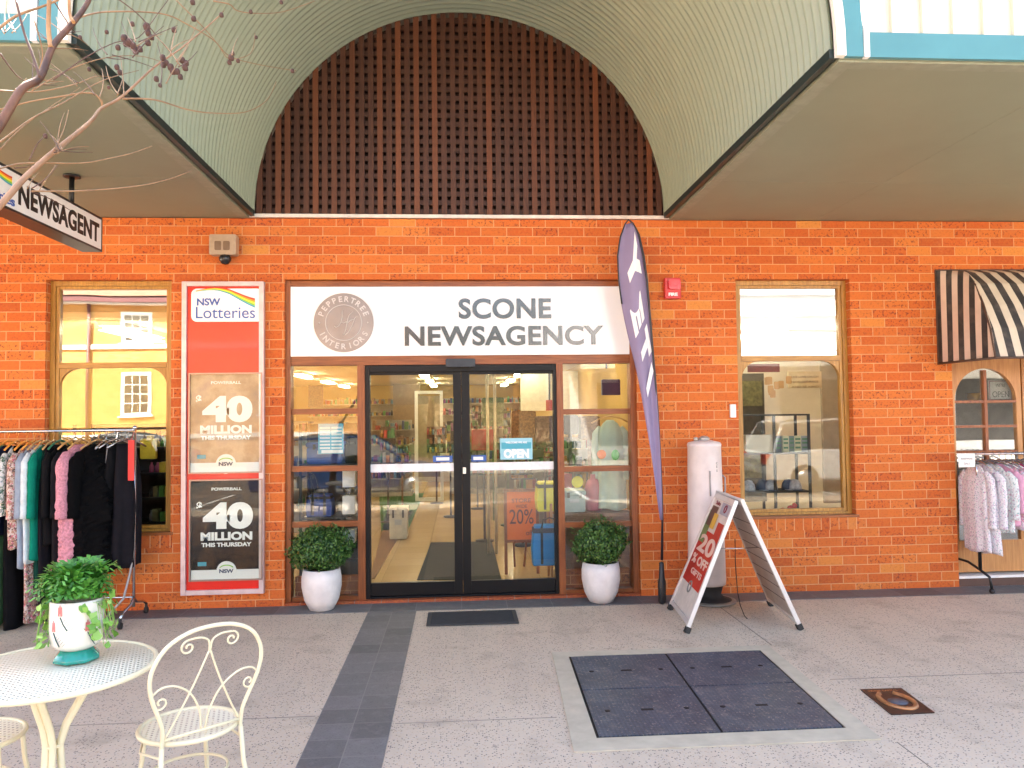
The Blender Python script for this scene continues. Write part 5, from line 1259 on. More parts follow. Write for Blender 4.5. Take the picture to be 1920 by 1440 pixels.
def stock(parent, x0, x1, y0, y1, z, seed, h=(.08, .2), w=(.03, .09), mats=cm, name='stock', gap=.006):
    rnd = random.Random(seed); b = MB(); x = x0
    while x < x1-.03:
        ww = rnd.uniform(*w); b.m = rnd.randrange(len(mats)); hh = rnd.uniform(*h)
        if x+ww > x1: break
        if rnd.random() < .3: b.lathe([(ww*.4, z+.001), (ww*.42, z+hh*.7), (ww*.2, z+hh*.8), (ww*.2, z+hh)], x+ww/2, (y0+y1)/2-.02, 10)
        else: b.box(x, x+ww, y0+rnd.uniform(0, .05), y1, z+.001, z+hh)
        x += ww+gap
    return obj(name, b, mats, parent)
# left window: dark shelving with small coloured goods
su = shelf_unit('dark shelf unit of small coloured goods behind the left window', -3.6, -2.35, .42, .78, (.72, .95, 1.18, 1.42), 1.64, back=True)
names = {.72: 'lowest', .95: 'second', 1.18: 'third', 1.42: 'top'}
dark_cm = [M('tin_red', (.40, .03, .02), .4), M('tin_green', (.10, .28, .05), .4), M('tin_dark', (.03, .03, .03), .4), M('tin_olive', (.14, .14, .06), .4), M('tin_pink', (.40, .08, .14), .4), M('tin_grey', (.25, .23, .20), .4), M('tin_yellow', (.65, .50, .05), .4)]
rnd = random.Random(21); cnt = {}
for z in (.72, .95, 1.18, 1.42):
    x = -2.95; k = 0
    while x < -2.45:
        w = rnd.uniform(.045, .07); h = rnd.uniform(.06, .12); b = MB(); mm = rnd.choice(dark_cm)
        if rnd.random() < .5:
            b.lathe([(w*.42, z+.001), (w*.44, z+h*.6), (w*.2, z+h*.8), (w*.2, z+h)], x+w/2, .5, 14); nm, ct = 'bottle', 'bottle'
        else: b.rbox(x, x+w-.008, .44, .52, z+.001, z+h, .004); nm, ct = 'carton', 'carton'
        colr = mm.name.split('_')[1]; key = (colr, nm, z); cnt[key] = cnt.get(key, 0)+1; od = ['first', 'second', 'third', 'fourth', 'fifth', 'sixth', 'seventh', 'eighth', 'ninth', 'tenth'][cnt[key]-1]
        setp(obj(nm, b, mm), '%s small %s %s from the left, %s shelf behind the left window' % (od, colr, nm, names[z]), ct, 'small goods on the shelves behind the left window'); x += w+.004
mk('stock_box', 'yellow and red carton at the right end of the top shelf behind the left window', 'carton', [M('box_yellow', (.65, .50, .03), .4)], (*span(269, 298, 822, 860, .46)[:2], .38, .43, *span(269, 298, 822, 860, .46)[2:]))

# left sidelight: notice, eskies and bags
Yd = .42
x0, x1, z0, z1 = span(597, 644, 794, 851, .14)
b = MB(); b.box(x0, x1, .13, .1325, z0, z1); b.m = 1
for k in range(7):
    zz = z1-.03-k*.031; b.box(x0+.015, (x0+x1)/2-.006, .128, .1299, zz-.016, zz); b.box((x0+x1)/2+.006, x1-.015, .128, .1299, zz-.016, zz)
b.box(x0+.03, x1-.005, .128, .1299, z0+.006, z0+.035)
setp(obj('notice_sheet', b, [M('notice_cyan', (.12, .42, .58), .5, 0, .03), M('notice_white', (.78, .80, .82), .5, 0, 0)]), 'pale blue table notice stuck inside the left side window', 'notice')
bluep = M('esky_blue', (.02, .07, .30), .5, 0, .15); bagk = M('bag_black', (.02, .022, .03), .7, 0, .2); bagn = M('bag_navy', (.018, .030, .075), .7, 0, .2)
rk2 = shelf_unit('black display stand of cooler bags inside the left side window', -1.50, -.93, .33, .72, (.34, .74, 1.24), 1.62, back=True)
def esky(label, x0, x1, z0, z1, y, m, lidm=None, d=.28):
    t = thing('cooler_box', label, 'cooler box', ((x0+x1)/2, y+d/2, z0)); h = z1-z0
    b = MB(); b.rbox(x0, x1, y, y+d, z0, z0+h*.78, .02); obj('box_body', b, m, t, bevel=.006)
    b = MB(); b.rbox(x0-.008, x1+.008, y-.008, y+d+.008, z0+h*.79, z1, .015); obj('lid', b, lidm or m, t, bevel=.005)
    w = x1-x0; b = MB(); b.box(x0+w*.3, x0+w*.7, y-.004, y-.001, z0+h*.45, z0+h*.62); obj('badge', b, M('badge_grey', (.45, .47, .50), .4), t)
    b = MB()
    for u in (.22, .78): b.box(x0+w*u-.012, x0+w*u+.012, y-.02, y-.0085, z0+h*.68, z0+h*.92)
    obj('latch', b, rubber, t); return t
def bag(label, x0, x1, z0, z1, y, m, d=.2, top=None):
    t = thing('cooler_bag', label, 'bag', ((x0+x1)/2, y+d/2, z0)); h = z1-z0; w = x1-x0
    b = MB(); b.prism_xz([(x0+w*.03, z0), (x1-w*.03, z0), (x1, z0+h*.4), (x1-w*.04, z0+h*.8), (x1-w*.10, z1-.004), (x0+w*.10, z1-.004), (x0+w*.04, z0+h*.8), (x0, z0+h*.4)][::-1][::-1], y, y+d); obj('bag_body', b, m, t, bevel=.012)
    b = MB(); b.box(x0+w*.04, x1-w*.04, y-.003, y+d+.003, z0+h*.80, z0+h*.92); obj('bag_band', b, top or rubber, t, bevel=.003)
    b = MB()
    for u in (.28, .72): b.box(x0+w*u-.012, x0+w*u+.012, y-.006, y-.0032, z0+.02, z0+h*.95)
    b.tube([(x0+w*.28, y-.004, z0+h*.93), (x0+w*.32, y-.01, z1+.05), (x0+w*.5, y-.012, z1+.07), (x0+w*.68, y-.01, z1+.05), (x0+w*.72, y-.004, z0+h*.93)], .008, 6)
    obj('strap', b, rubber, t); return t
x0, x1, z0, z1 = span(573, 623, 888, 926, .36); bag('bright blue cooler bag in the left side window', x0, x1, .742, .742+.21, .34, bluep)
bag('navy cooler bag on the bottom shelf behind the left topiary', -1.46, -1.2, .342, .342+.24, .36, bagn); bag('black cooler bag at the right of the bottom shelf behind the left topiary', -1.17, -.96, .342, .342+.22, .36, bagk)
esky('dark blue hard cooler on the top shelf of the left side window', -1.45, -1.12, 1.242, 1.242+.2, .36, bluep); bag('black cooler bag beside the dark blue hard cooler', -1.10, -.95, 1.242, 1.242+.19, .38, bagk)
bag('black backpack cooler at right of the bright blue bag', -1.13, -1.03, .742, .742+.19, .40, bagk)
wb = M('white_card', (.70, .70, .70), .6, 0, .03)
for (ya, yb, lab) in ((881, 912, 'upper white carton beside the blue cooler bag'), (928, 962, 'middle white carton in the left side window'), (990, 1015, 'lower white carton in the left side window, above the topiary')):
    x0, x1, z0, z1 = span(645, 668, ya, yb, .30); mk('white_carton', lab, 'carton', wb, (x0, x1, .20, .32, z0, z1), .003)
mk('picture_card', 'dark collage picture hanging high inside the left side window', 'picture', M('collage', (.12, .08, .05), .6, 0, .8, 60), (*span(578, 606, 722, 764, .9)[:2], .9, .915, *span(578, 606, 722, 764, .9)[2:]), .002)

# right door and right sidelight goods
x0, x1, z0, z1 = span(938, 998, 821, 862, .10)
b = MB(); yv = .098; b.box(x0, x1, yv, yv+.002, z0, z1); b.m = 1; b.box(x0+.012, x1-.012, yv-.002, yv-.0005, z0+.10, z1-.04)
b.m = 2; add_text(b, 'OPEN', ((x0+x1)/2, yv-.003, z0+.055), w=.235, h=.085, bold=.06); add_text(b, 'WELCOME WE ARE', ((x0+x1)/2, yv-.003, z1-.04), w=.2, h=.018, bold=.03)
setp(obj('open_sign', b, [M('open_blue', (.30, .58, .66), .5, 0, 0), M('open_teal', (.06, .36, .46), .5, 0, 0), MATS['print_white']]), 'blue OPEN sign stuck on the right glass door', 'sign')
# orange sale board on a timber easel
ez = thing('sale_easel', 'timber easel holding an orange sale board inside the right glass door', 'easel', (.72, 1.0, .03)); Ye = 1.0
x0, x1, z0, z1 = span(951, 1004, 925, 1012, Ye); 
b = MB(); frame_rect(b, x0-.03, x1+.03, z0-.03, z1+.05, .03, Ye-.02, Ye+.01); b.box(x0-.03, x0, Ye-.02, Ye+.01, .031, z0-.031); b.box(x1, x1+.03, Ye-.02, Ye+.01, .031, z0-.031); obj('easel_frame', b, cedar, ez)
b = MB(); b.box(x0, x1, Ye-.012, Ye-.005, z0, z1+.02); bo = obj('sale_board', b, M('board_orange', (.85, .17, .01), .6, 0, .04), ez)
b = MB(); add_text(b, '20%', ((x0+x1)/2, Ye-.015, (z0+z1)/2), w=.25, h=.15, bold=.0); add_text(b, 'STORE', ((x0+x1)/2, Ye-.015, z1-.07), w=.2, h=.04); add_text(b, 'WIDE', ((x0+x1)/2, Ye-.015, z1-.13), w=.12, h=.035); add_text(b, 'off', (x1-.07, Ye-.015, z0+.07), w=.07, h=.05)
obj('chalk_lettering', b, M('ink_brown', (.10, .03, .02), .6, 0, 0), bo)
b = MB(); b.tube([(x0+.05, Ye+.02, z1), (x0+.1, Ye+.35, .04)], .012, 6); b.tube([(x1-.05, Ye+.02, z1), (x1-.1, Ye+.35, .04)], .012, 6); obj('rear_leg', b, cedar, ez)
yel = M('bag_yellow', (.70, .66, .02), .5, 0, .08); bl2 = M('bag_blue', (.01, .22, .62), .5, 0, .08)
st = shelf_unit('low stand of bright cooler bags beside the sale easel', .62+.27, 1.15, .55, .85, (.40, .72), .8, m=tan_wood)
x0, x1, z0, z1 = span(1006, 1060, 912, 968, .60); bag('yellow cooler bag above the blue one at the right of the doors', x0, x1, .722, .722+(z1-z0), .56, yel, .24)
x0, x1, z0, z1 = span(997, 1062, 982, 1060, .45); bag('big blue tote cooler hanging low at the right of the doors', x0, x1, z0, z1, .40, bl2, .14, M('bag_dark_navy', (.01, .015, .04), .6))
# right sidelight
dp = thing('display_plinth', 'timber display plinth inside the right side window', 'plinth', (1.3, .5, .03)); b = MB(); b.box(1.0, 1.62, .3, .85, .031, .70); obj('plinth_body', b, wood_mat('plinth_wood', (.20, .10, .06), (.34, .20, .13), .5, 'x'), dp); b = MB(); b.box(.98, 1.64, .28, .87, .701, .735); obj('plinth_top', b, MATS['plinth_wood'], dp)
x0, x1, z0, z1 = span(1062, 1096, 919, 966, .38); esky('pale grey green hard cooler in the right side window', x0-.03, x1, .737, z1, .34, M('esky_sage', (.33, .42, .42), .5))
x0, x1, z0, z1 = span(1072, 1093, 888, 919, .33); b = MB(); b.lathe([((x1-x0)/2, .315), ((x1-x0)/2, .325)], (x0+x1)/2, 0, 24, 'y', (z0+z1)/2); setp(obj('round_tag', b, yel), 'round yellow tag on top of the grey green cooler', 'tag')
mk('red_pouch', 'dark red pouch left of the yellow tag in the right side window', 'pouch', M('pouch_red', (.35, .02, .04), .6), (*span(1058, 1072, 888, 915, .40)[:2], .38, .42, *span(1058, 1072, 888, 915, .40)[2:]), .01)
x0, x1, z0, z1 = span(1098, 1130, 892, 950, .45); b = MB(); b.lathe([(.0, .737), (.075, .737), (.085, .76), (.085, .98), (.06, 1.03), (.03, 1.05), (.03, 1.09), (0, 1.09)], (x0+x1)/2, .48, 24); setp(obj('drink_flask', b, M('flask_rose', (.42, .10, .16), .4)), 'large rose red flask in the right side window', 'flask')
x0, x1, z0, z1 = span(1122, 1142, 870, 940, .5); b = MB(); b.lathe([(.0, .737), (.06, .737), (.065, .76), (.065, 1.05), (.03, 1.12), (.03, 1.16), (0, 1.16)], (x0+x1)/2, .60, 20); setp(obj('drink_flask', b, M('flask_navy', (.015, .03, .07), .4)), 'tall navy flask behind the rose red one', 'flask')
sage = M('coat_sage', (.42, .54, .48), .7, 0, .06)
garment('pale sage green hooded robe hanging in the right side window', 'robe', 1.47, .42, 1.62, .86, sage, .12, .07, 1.2, 'coat', 1.2, None, 77, hw_tan)
b = MB(); b.lathe([(.045, .36), (.045, .37)], at(1128, 852, .36).x, 0, 20, 'y', at(1128, 852, .36).z); setp(obj('round_tag', b, M('tag_orange', (.85, .20, .02), .5)), 'round orange tag left of the sage robe', 'tag')
b = MB(); b.ball(at(1154, 853, .28), .04, 10, (1, .15, 1.3)); setp(obj('leaf_tag', b, M('tag_green', (.06, .50, .06), .5)), 'bright green leaf shaped tag in front of the sage robe', 'tag')
mk('hanging_speaker', 'dark purple screen hanging high in the right side window', 'screen', M('screen_purple', (.04, .015, .08), .3), (*span(1129, 1163, 711, 741, .8)[:2], .8, .86, *span(1129, 1163, 711, 741, .8)[2:]), .01)
b = MB(); b.tube([(1.42+.1, .83, 2.15), (1.42+.1, .83, CZ-.001)], .01, 6); setp(obj('screen_hanger', b, darkm), 'thin dark rod above the purple screen', 'rod')

# aisle furniture farther back
rnd = random.Random(4)
def gondola(label, x0, x1, y0, y1, ztop, zs, seed, m=M('gondola_grey', (.42, .38, .32), .6), rot=False):
    g = thing('display_shelf', label, 'display shelf', ((x0+x1)/2, (y0+y1)/2, .03), 0)
    b = MB(); b.box(x0, x1, y0, y1, .031, .12); b.box(x0+.01, x1-.01, (y0+y1)/2-.02, (y0+y1)/2+.02, .121, ztop); obj('shelf_base', b, m, g)
    for i, z in enumerate(zs):
        b = MB(); b.box(x0, x1, y0+.02, (y0+y1)/2-.021, z-.02, z); obj('shelf', b, m, g); setp(stock(g, x0+.02, x1-.02, y0+.05, (y0+y1)/2-.04, z, seed+i), kind='stuff')
    return g
gondola('long shelf of magazines across the rear of the shop, left of centre', -4.6, -1.0, 9.0, 9.8, 1.6, (.4, .75, 1.1, 1.4), 10)
gondola('long shelf of gifts across the rear of the shop, right of centre', -.2, 2.2, 9.3, 10.1, 1.6, (.4, .75, 1.1, 1.4), 30)
gondola('low shelf of stationery in the middle of the shop, at left', -3.8, -1.5, 4.3, 5.0, 1.25, (.35, .65, .95), 50)
gondola('low shelf of cards in the middle of the shop, at right', .75, 2.2, 3.6, 4.3, 1.35, (.35, .65, .95, 1.2), 70)
gondola('tall shelf of toys on the back wall', -4.5, 2.0, 16.2, 16.9, 2.2, (.5, .9, 1.3, 1.7, 2.05), 90)
for i, (x, y, w, h, m, lab) in enumerate(((-.55, 12.5, 1.2, 1.1, M('counter_white', (.7, .66, .58), .4), 'pale service counter far inside the shop, behind the left door pane'), (1.4, 6.5, 1.2, 1.0, M('counter_dark', (.07, .05, .04), .4), 'dark counter seen through the right door pane'))):
    t = thing('counter', lab, 'counter', (x, y, .03)); b = MB(); b.box(x-w/2, x+w/2, y, y+.5, .031, h-.04); obj('counter_front', b, m, t); b = MB(); b.box(x-w/2-.03, x+w/2+.03, y-.03, y+.53, h-.039, h); obj('counter_top', b, tan_wood, t)
x0, x1, z0, z1 = span(737, 768, 900, 933, 4.0); esky('cream hard cooler standing on the green grass mat', x0, x1, .04, .04+.42, 3.4, M('esky_cream', (.60, .56, .46), .5))
x0, x1, z0, z1 = span(783, 832, 735, 860, 8.9)
b = MB(); frame_rect(b, x0, x1, .04, z1, .06, 8.0, 8.06); b.m = 1; b.box(x0+.06, x1-.06, 8.02, 8.03, .5, z1-.1); setp(obj('display_cabinet', b, [white_p, M('cabinet_glass', (.30, .24, .14), .2)]), 'white framed glazed cabinet far inside the shop', 'cabinet')
mk('wall_poster', 'brown panel on the rear wall seen through the left door pane', 'panel', M('panel_brown', (.22, .14, .07), .6), (-1.5, -.9, 10.5, 10.55, 1.5, 2.4), .002)
b = MB(); b.box(1.15, 2.25, 7.5, 7.55, 1.75, 2.5); b.m = 1; b.box(1.68, 1.71, 7.48, 7.499, 1.75, 2.5); setp(obj('white_board', b, [M('board_white', (.68, .64, .55), .5), darkm]), 'pale two part wall panel seen at the top right of the right door', 'panel')
mk('red_banner', 'red banner seen high at the right of the right door pane', 'banner', M('banner_red', (.45, .02, .02), .6), (*span(1024, 1040, 750, 770, 4)[:2], 4, 4.03, *span(1024, 1040, 750, 770, 4)[2:]), .002)
mk('red_crate', 'red tub on display seen left of the OPEN sign', 'tub', M('tub_red', (.40, .02, .03), .5), (*span(885, 925, 805, 845, 3.5)[:2], 3.5, 3.8, *span(885, 925, 805, 845, 3.5)[2:]), .01)
for i, (xa, xb, ya, yb, Y, c, nm) in enumerate(((960, 1005, 770, 830, 3.6, (.30, .16, .06), 'brown'), (1006, 1040, 780, 840, 3.4, (.12, .06, .06), 'maroon'), (905, 945, 745, 800, 5, (.10, .14, .06), 'dark green'), (1058, 1085, 778, 815, 2.0, (.05, .045, .05), 'black'), (1090, 1125, 780, 825, 2.0, (.20, .12, .06), 'tan brown'))):
    x0, x1, z0, z1 = span(xa, xb, ya, yb, Y); b = MB(); b.rbox(x0, x1, Y, Y+.25, z0, z1, .03); b.box((x0+x1)/2-.02, (x0+x1)/2+.02, Y+.1, Y+.14, .031, z0); setp(obj('display_rack', b, M('rack_%d' % i, c, .7, 0, .7, 30)), '%s gift display on a stand inside the shop' % nm, 'display stand')
extra = [(712, 740, 800, 870, 5.0, (.10, .07, .05), 'slim dark postcard'), (741, 765, 820, 868, 6.0, (.25, .12, .05), 'tan wire'), (800, 835, 800, 850, 7.5, (.10, .05, .03), 'brown book'), (838, 850, 790, 850, 5.5, (.04, .04, .05), 'black sunglasses'),
 (886, 902, 760, 800, 6.5, (.05, .035, .03), 'dark hat'), (946, 958, 770, 815, 4.4, (.08, .10, .04), 'mossy candle'), (1024, 1040, 840, 868, 2.6, (.25, .04, .06), 'crimson toy'), (985, 1003, 775, 800, 5.2, (.03, .03, .03), 'black stationery'), (886, 930, 868, 890, 3.0, (.05, .035, .03), 'low black bag'), (960, 1000, 872, 900, 2.6, (.06, .06, .07), 'low grey parcel')]
for i, (xa, xb, ya, yb, Y, c, nm) in enumerate(extra):
    x0, x1, z0, z1 = span(xa, xb, ya, yb, Y); t = thing('display_stand', '%s display stand inside the shop, seen through the glass doors' % nm, 'display stand', ((x0+x1)/2, Y+.12, .03))
    b = MB(); b.box(x0, x1, Y+.2, Y+.23, z0, z1); n_ = 3
    for k in range(n_): b.box(x0, x1, Y+.02, Y+.2, z0+(z1-z0)*k/n_, z0+(z1-z0)*k/n_+.015)
    b.box((x0+x1)/2-.015, (x0+x1)/2+.015, Y+.1, Y+.13, .06, z0); b.lathe([(.12, .031), (.12, .05), (.02, .06)], (x0+x1)/2, Y+.115, 14); obj('stand_frame', b, M('standm_%d' % i, c, .6, 0, .4, 20), t)
    for k in range(n_): stock(t, x0, x1, Y+.03, Y+.19, z0+(z1-z0)*k/n_+.015, 200+i*5+k, (.5*(z1-z0)/n_, .85*(z1-z0)/n_), (.03, .06))['kind'] = 'stuff'
b = MB(); b.tube([(.33, 2.2, .03), (.33, 2.2, CZ)], .018, 8); setp(obj('steel_post', b, M('post_cream', (.5, .42, .28), .4)), 'left one of two slim cream posts behind the right glass door', 'post')
b = MB(); b.tube([(.42, 2.2, .03), (.42, 2.2, CZ)], .018, 8); setp(obj('steel_post', b, MATS['post_cream']), 'right one of two slim cream posts behind the right glass door', 'post')
# right window display
Ys = .85
x0 = at(1392, 800, Ys).x; x1 = at(1516, 800, Ys).x
zt = at(1500, 776, Ys).z; za = at(1500, 848, Ys).z; zb_ = at(1500, 920, Ys).z
su = shelf_unit('black metal display shelving behind the right window', x0-.55, x1, Ys, Ys+.32, (zt, za, zb_), zt, zb=.62)
for xm_ in (at(1451, 800, Ys).x,):
    for y in (Ys, Ys+.32): b = MB(); b.box(xm_-.012, xm_+.012, y-.0125, y+.0125, .62, zt); obj('upright', b, shelfm, su)
a, c_, e, g = span(1398, 1448, 806, 840, Ys+.05); mk('white_box', 'blank white box on the upper shelf behind the right window', 'box', M('box_white', (.78, .77, .70), .6, 0, .02), (a, c_, Ys+.04, Ys+.2, za+.001, za+.001+g-e), .003)
for i, (xa, xb, c) in enumerate(((1453, 1464, (.16, .20, .26)), (1467, 1478, (.62, .68, .52)), (1479, 1488, (.20, .30, .32)), (1489, 1501, (.62, .70, .50)), (1502, 1514, (.30, .38, .46)))):
    a, c_, e, g = span(xa, xb, 808, 845, Ys+.05); nm = ['dark blue', 'first cream and green', 'slate green', 'second cream and green', 'grey blue'][i]
    b = MB(); b.rbox(a, c_, Ys+.04, Ys+.12, za+.001, za+.001+.17, .003); b.m = 1
    for q in (.05, .10, .14): b.box(a+.01, c_-.01, Ys+.037, Ys+.0395, za+q-.012, za+q+.008)
    setp(obj('gift_box', b, [M('gift_%d' % i, c, .5), M('gift_green', (.12, .30, .20), .5)]), '%s gift box on the upper shelf behind the right window' % nm, 'box')
a, c_, e, g = span(1380, 1432, 700, 985, 1.9); b = MB(); b.box(a-.3, c_, 1.9, 1.93, .621, g); b.m = 1; b.box(a-.3, c_-.03, 1.893, 1.8985, 1.75, 2.05); b.box(a-.3, c_-.03, 1.893, 1.8985, .9, 1.2)  # added panel, stands in for the dark area behind the left shelves
setp(obj('dark_screen', b, [M('screen_dark_brown', (.05, .04, .028), .6, 0, .5, 8), M('screen_olive', (.13, .12, .05), .6, 0, .6, 20)]), 'tall dark panel added for the dark area at the left behind the right window shelving', 'screen')
a, c_, e, g = span(1548, 1575, 700, 985, 1.6); b = MB(); b.box(a, c_, 1.6, 1.64, .621, g+.2); setp(obj('wall_strip', b, M('strip_taupe', (.36, .30, .24), .7, 0, .15, 6)), 'taupe upright board at the right of the right window display', 'board')
capm = M('cap_pale', (.42, .46, .55), .8, 0, .4, 30); capn = M('cap_navy', (.06, .09, .17), .8)
for i, xx in enumerate((1403, 1430, 1445, 1478, 1490)):
    c0 = at(xx, 905, Ys+.08+.05*(i % 2)); t = thing('sun_cap', ['pale blue cap at the left of the lower shelf in the right window', 'white and navy cap, second on the lower shelf in the right window', 'pale cap beside the middle post in the right window', 'large pale blue cap right of the middle post', 'navy brimmed cap at the right of the lower shelf in the right window'][i], 'cap', (c0.x, c0.y, zb_))
    b = MB(); r = .07; b.lathe([(r, zb_+.002), (r*1.02, zb_+.03), (r*.9, zb_+.07), (r*.55, zb_+.105), (.01, zb_+.115)], c0.x, c0.y, 16); obj('cap_crown', b, capm if i % 2 == 0 else capn, t)
    b = MB(); b.prism_xy([(c0.x+.06*math.cos(a)+.02*s_, c0.y-.045+.085*math.sin(a)) for a, s_ in [(-PI*k/10, 0) for k in range(11)]], zb_+.004, zb_+.010); obj('cap_brim', b, capn if i % 2 == 0 else capm, t)
b = MB(); c0 = at(1487, 962, Ys); b.ball((c0.x, Ys+.05, .66), .035, 8, (1.3, .8, 1)); b.ball((c0.x-.09, Ys+.05, .65), .025, 8, (1.3, .8, .8)); b.ball((c0.x+.03, Ys+.03, .69), .03, 8); setp(obj('red_ornament', b, M('ornament_red', (.65, .01, .02), .3)), 'bright red ornament on the sill of the right window display', 'ornament')
a, c_, e, g = span(1478, 1540, 696, 728, 1.2); b = MB(); b.box(a, c_, 1.2, 1.215, e, g); b.m = 1
for k, s in enumerate(('LIVE LOVE LAUGH', 'HAVE COURAGE', 'AND BE KIND')): add_text(b, s, ((a+c_)/2, 1.197, g-.06-.055*k), w=(c_-a)*.8, h=.022)
setp(obj('wooden_plaque', b, [M('plaque_pale', (.62, .52, .36), .6), M('plaque_ink', (.25, .18, .12), .6)]), 'pale rectangular sign with three lines of writing hanging in the right window', 'sign')
a, c_, e, g = span(1402, 1462, 682, 698, .5); mk('maroon_banner', 'maroon banner across the top of the right window display', 'banner', M('banner_maroon', (.22, .015, .02), .6), (a, c_, .5, .51, e, g), .004)
t = thing('paper_garland', 'cluster of small tan paper tags hanging in the right window', 'garland', (3.05, .9, 1.9))
rnd = random.Random(8)
for k in range(9):
    p = at(1440+rnd.uniform(0, 40), 705+rnd.uniform(0, 35), .9); b = MB(); b.rbox(p.x-.03, p.x+.03, .9+k*.004, .903+k*.004, p.z-.04, p.z+.04, .01); obj('paper_tag', b, M('kraft', (.55, .34, .16), .7), t)
# behind the arched door
a, c_, e, g = span(1850, 1894, 712, 752, .2); b = MB(); b.box(a, c_, .17, .175, e, g); b.m = 1; add_text(b, "WE'RE", ((a+c_)/2, .168, g-.055), w=.1, h=.035); add_text(b, 'OPEN', ((a+c_)/2, .168, e+.065), w=.17, h=.06)
b.m = 2; frame_rect(b, a+.008, c_-.008, e+.008, g-.008, .01, .1675, .1695); setp(obj('open_sign', b, [M('card_pink_white', (.74, .68, .66), .6, 0, 0), M('ink_grey', (.25, .24, .23), .6), M('border_pink', (.60, .35, .38), .6)]), "white card reading WE'RE OPEN in the arched door", 'sign')
c0 = at(1825, 745, .3); ws = MB(); ws.box(4.75, 5.4, .2, .42, at(1825, 753, .3).z-.02, at(1825, 753, .3).z); setp(obj('door_shelf', ws, tan_wood), 'little shelf inside the arched door', 'shelf')
b = MB(); zz = at(1825, 753, .3).z; b.lathe([(.05, zz+.001), (.06, zz+.03), (.062, zz+.085), (.05, zz+.085)], c0.x, .3, 18); setp(obj('yellow_pot', b, M('pot_amber', (.55, .28, .02), .3)), 'small amber yellow pot behind the arched door glass', 'pot')

# ------------------------------------------------------------------ across the street (seen in the window reflections)
def sash(mb, x0, x1, z0, z1, y):                      # facing +y
    mb.m = 1; mb.box(x0-.12, x1+.12, y-.02, y+.04, z0-.1, z1+.12); mb.m = 2; mb.box(x0, x1, y-.02, y+.045, z0, z1); mb.m = 1
    mb.box(x0-.2, x1+.2, y-.02, y+.1, z0-.16, z0-.1)
    for k in range(1, 3): mb.box(x0+(x1-x0)*k/3-.015, x0+(x1-x0)*k/3+.015, y+.0455, y+.055, z0, z1)
    for k in range(1, 4): mb.box(x0, x1, y+.0455, y+.057, z0+(z1-z0)*k/4-.015, z0+(z1-z0)*k/4+.015)
yb_ = thing('yellow_building', 'yellow brick building with white sash windows across the street, mirrored in the left window', 'building', (-13, -24, 0))
Yo = -20.6
ybm = brick_mat('yellow_brick', tones=[(0, (.52, .29, .09)), (.5, (.58, .34, .11)), (1, (.63, .39, .14))], mortar=(.60, .45, .2), blotch=.15)
b = MB(); b.box(-24, -3.2, Yo-8, Yo, 0, 5.7); obj('brick_wall', b, ybm, yb_)
b = MB(); b.box(-24.2, -3.0, Yo-8.2, Yo+.35, 5.701, 5.95); b.box(-24, -3.2, Yo-.01, Yo+.08, 4.15, 4.3); b.box(-24, -3.2, Yo-.01, Yo+.1, 1.0, 1.15); obj('white_band', b, white_p, yb_)
b = MB(); o = [(-24.4, Yo-8.4, 5.96), (-2.8, Yo-8.4, 5.96), (-2.8, Yo+.55, 5.96), (-24.4, Yo+.55, 5.96), (-20, Yo-4, 8.6), (-7.2, Yo-4, 8.6)]
b.add(o, [(0, 4, 5, 1), (1, 5, 2), (2, 5, 4, 3), (3, 4, 0), (0, 1, 2, 3)]); obj('roof', b, M('terracotta', (.34, .16, .10), .8, 0, .3, 6, .5, 30), yb_)
b = MB(); b.tube([(-12.9, Yo+.12, 5.7), (-12.9, Yo+.12, .1)], .06, 8); b.box(-24, -3.0, Yo+.36, Yo+.5, 5.75, 5.93); obj('downpipe', b, M('maroon_pipe', (.16, .06, .06), .5), yb_)
for (x, z0, z1) in ((-11.3, 4.45, 5.35), (-11.3, 1.9, 3.2), (-16, 4.45, 5.35), (-16, 1.9, 3.2), (-6.5, 4.45, 5.35), (-6.5, 1.9, 3.2)):
    b = MB(); sash(b, x-.4, x+.4, z0, z1, Yo); obj('sash_window', b, [white_p, white_p, M('dark_pane', (.06, .06, .06), .1)], yb_)
wbd = thing('white_building', 'white rendered shop with cornice across the street, mirrored in the right window', 'building', (12, -24, 0))
b = MB(); b.box(4.0, 26, Yo-8, Yo, 0, 6.0); b.box(3.9, 26.1, Yo-8, Yo+.25, 5.2, 5.4); b.box(3.9, 26.1, Yo-8, Yo+.15, 6.001, 6.25); b.box(3.9, 26.1, Yo, Yo+.12, 4.7, 4.78); obj('rendered_wall', b, M('render_offwhite', (.60, .60, .60), .6, 0, .03), wbd)
b = MB(); b.box(8.3, 14.2, Yo, Yo+.06, 3.95, 4.6); obj('sign_panel', b, M('panel_offwhite', (.50, .50, .52), .5, 0, 0), wbd)
b = MB(); b.box(4, 26, Yo-.0, Yo+2.6, 3.2, 3.5); obj('street_awning', b, M('awning_pale', (.6, .58, .54), .5), wbd)
b = MB()
for k in range(6): b.box(5+k*3.4, 7.8+k*3.4, Yo, Yo+.03, .5, 2.8)
obj('shop_glass', b, M('dark_shop_glass', (.05, .05, .055), .1), wbd)
b = MB(); b.box(-3.1, 3.9, Yo-6, Yo-5.8, 0, 2.2); setp(obj('back_fence', b, M('fence_tan', (.40, .28, .16), .8)), 'tan fence between the two buildings across the street', 'fence')
rnd = random.Random(31); lf2 = leaf_mat('street_leaf', (.03, .07, .015), (.06, .12, .03), (.10, .17, .05))
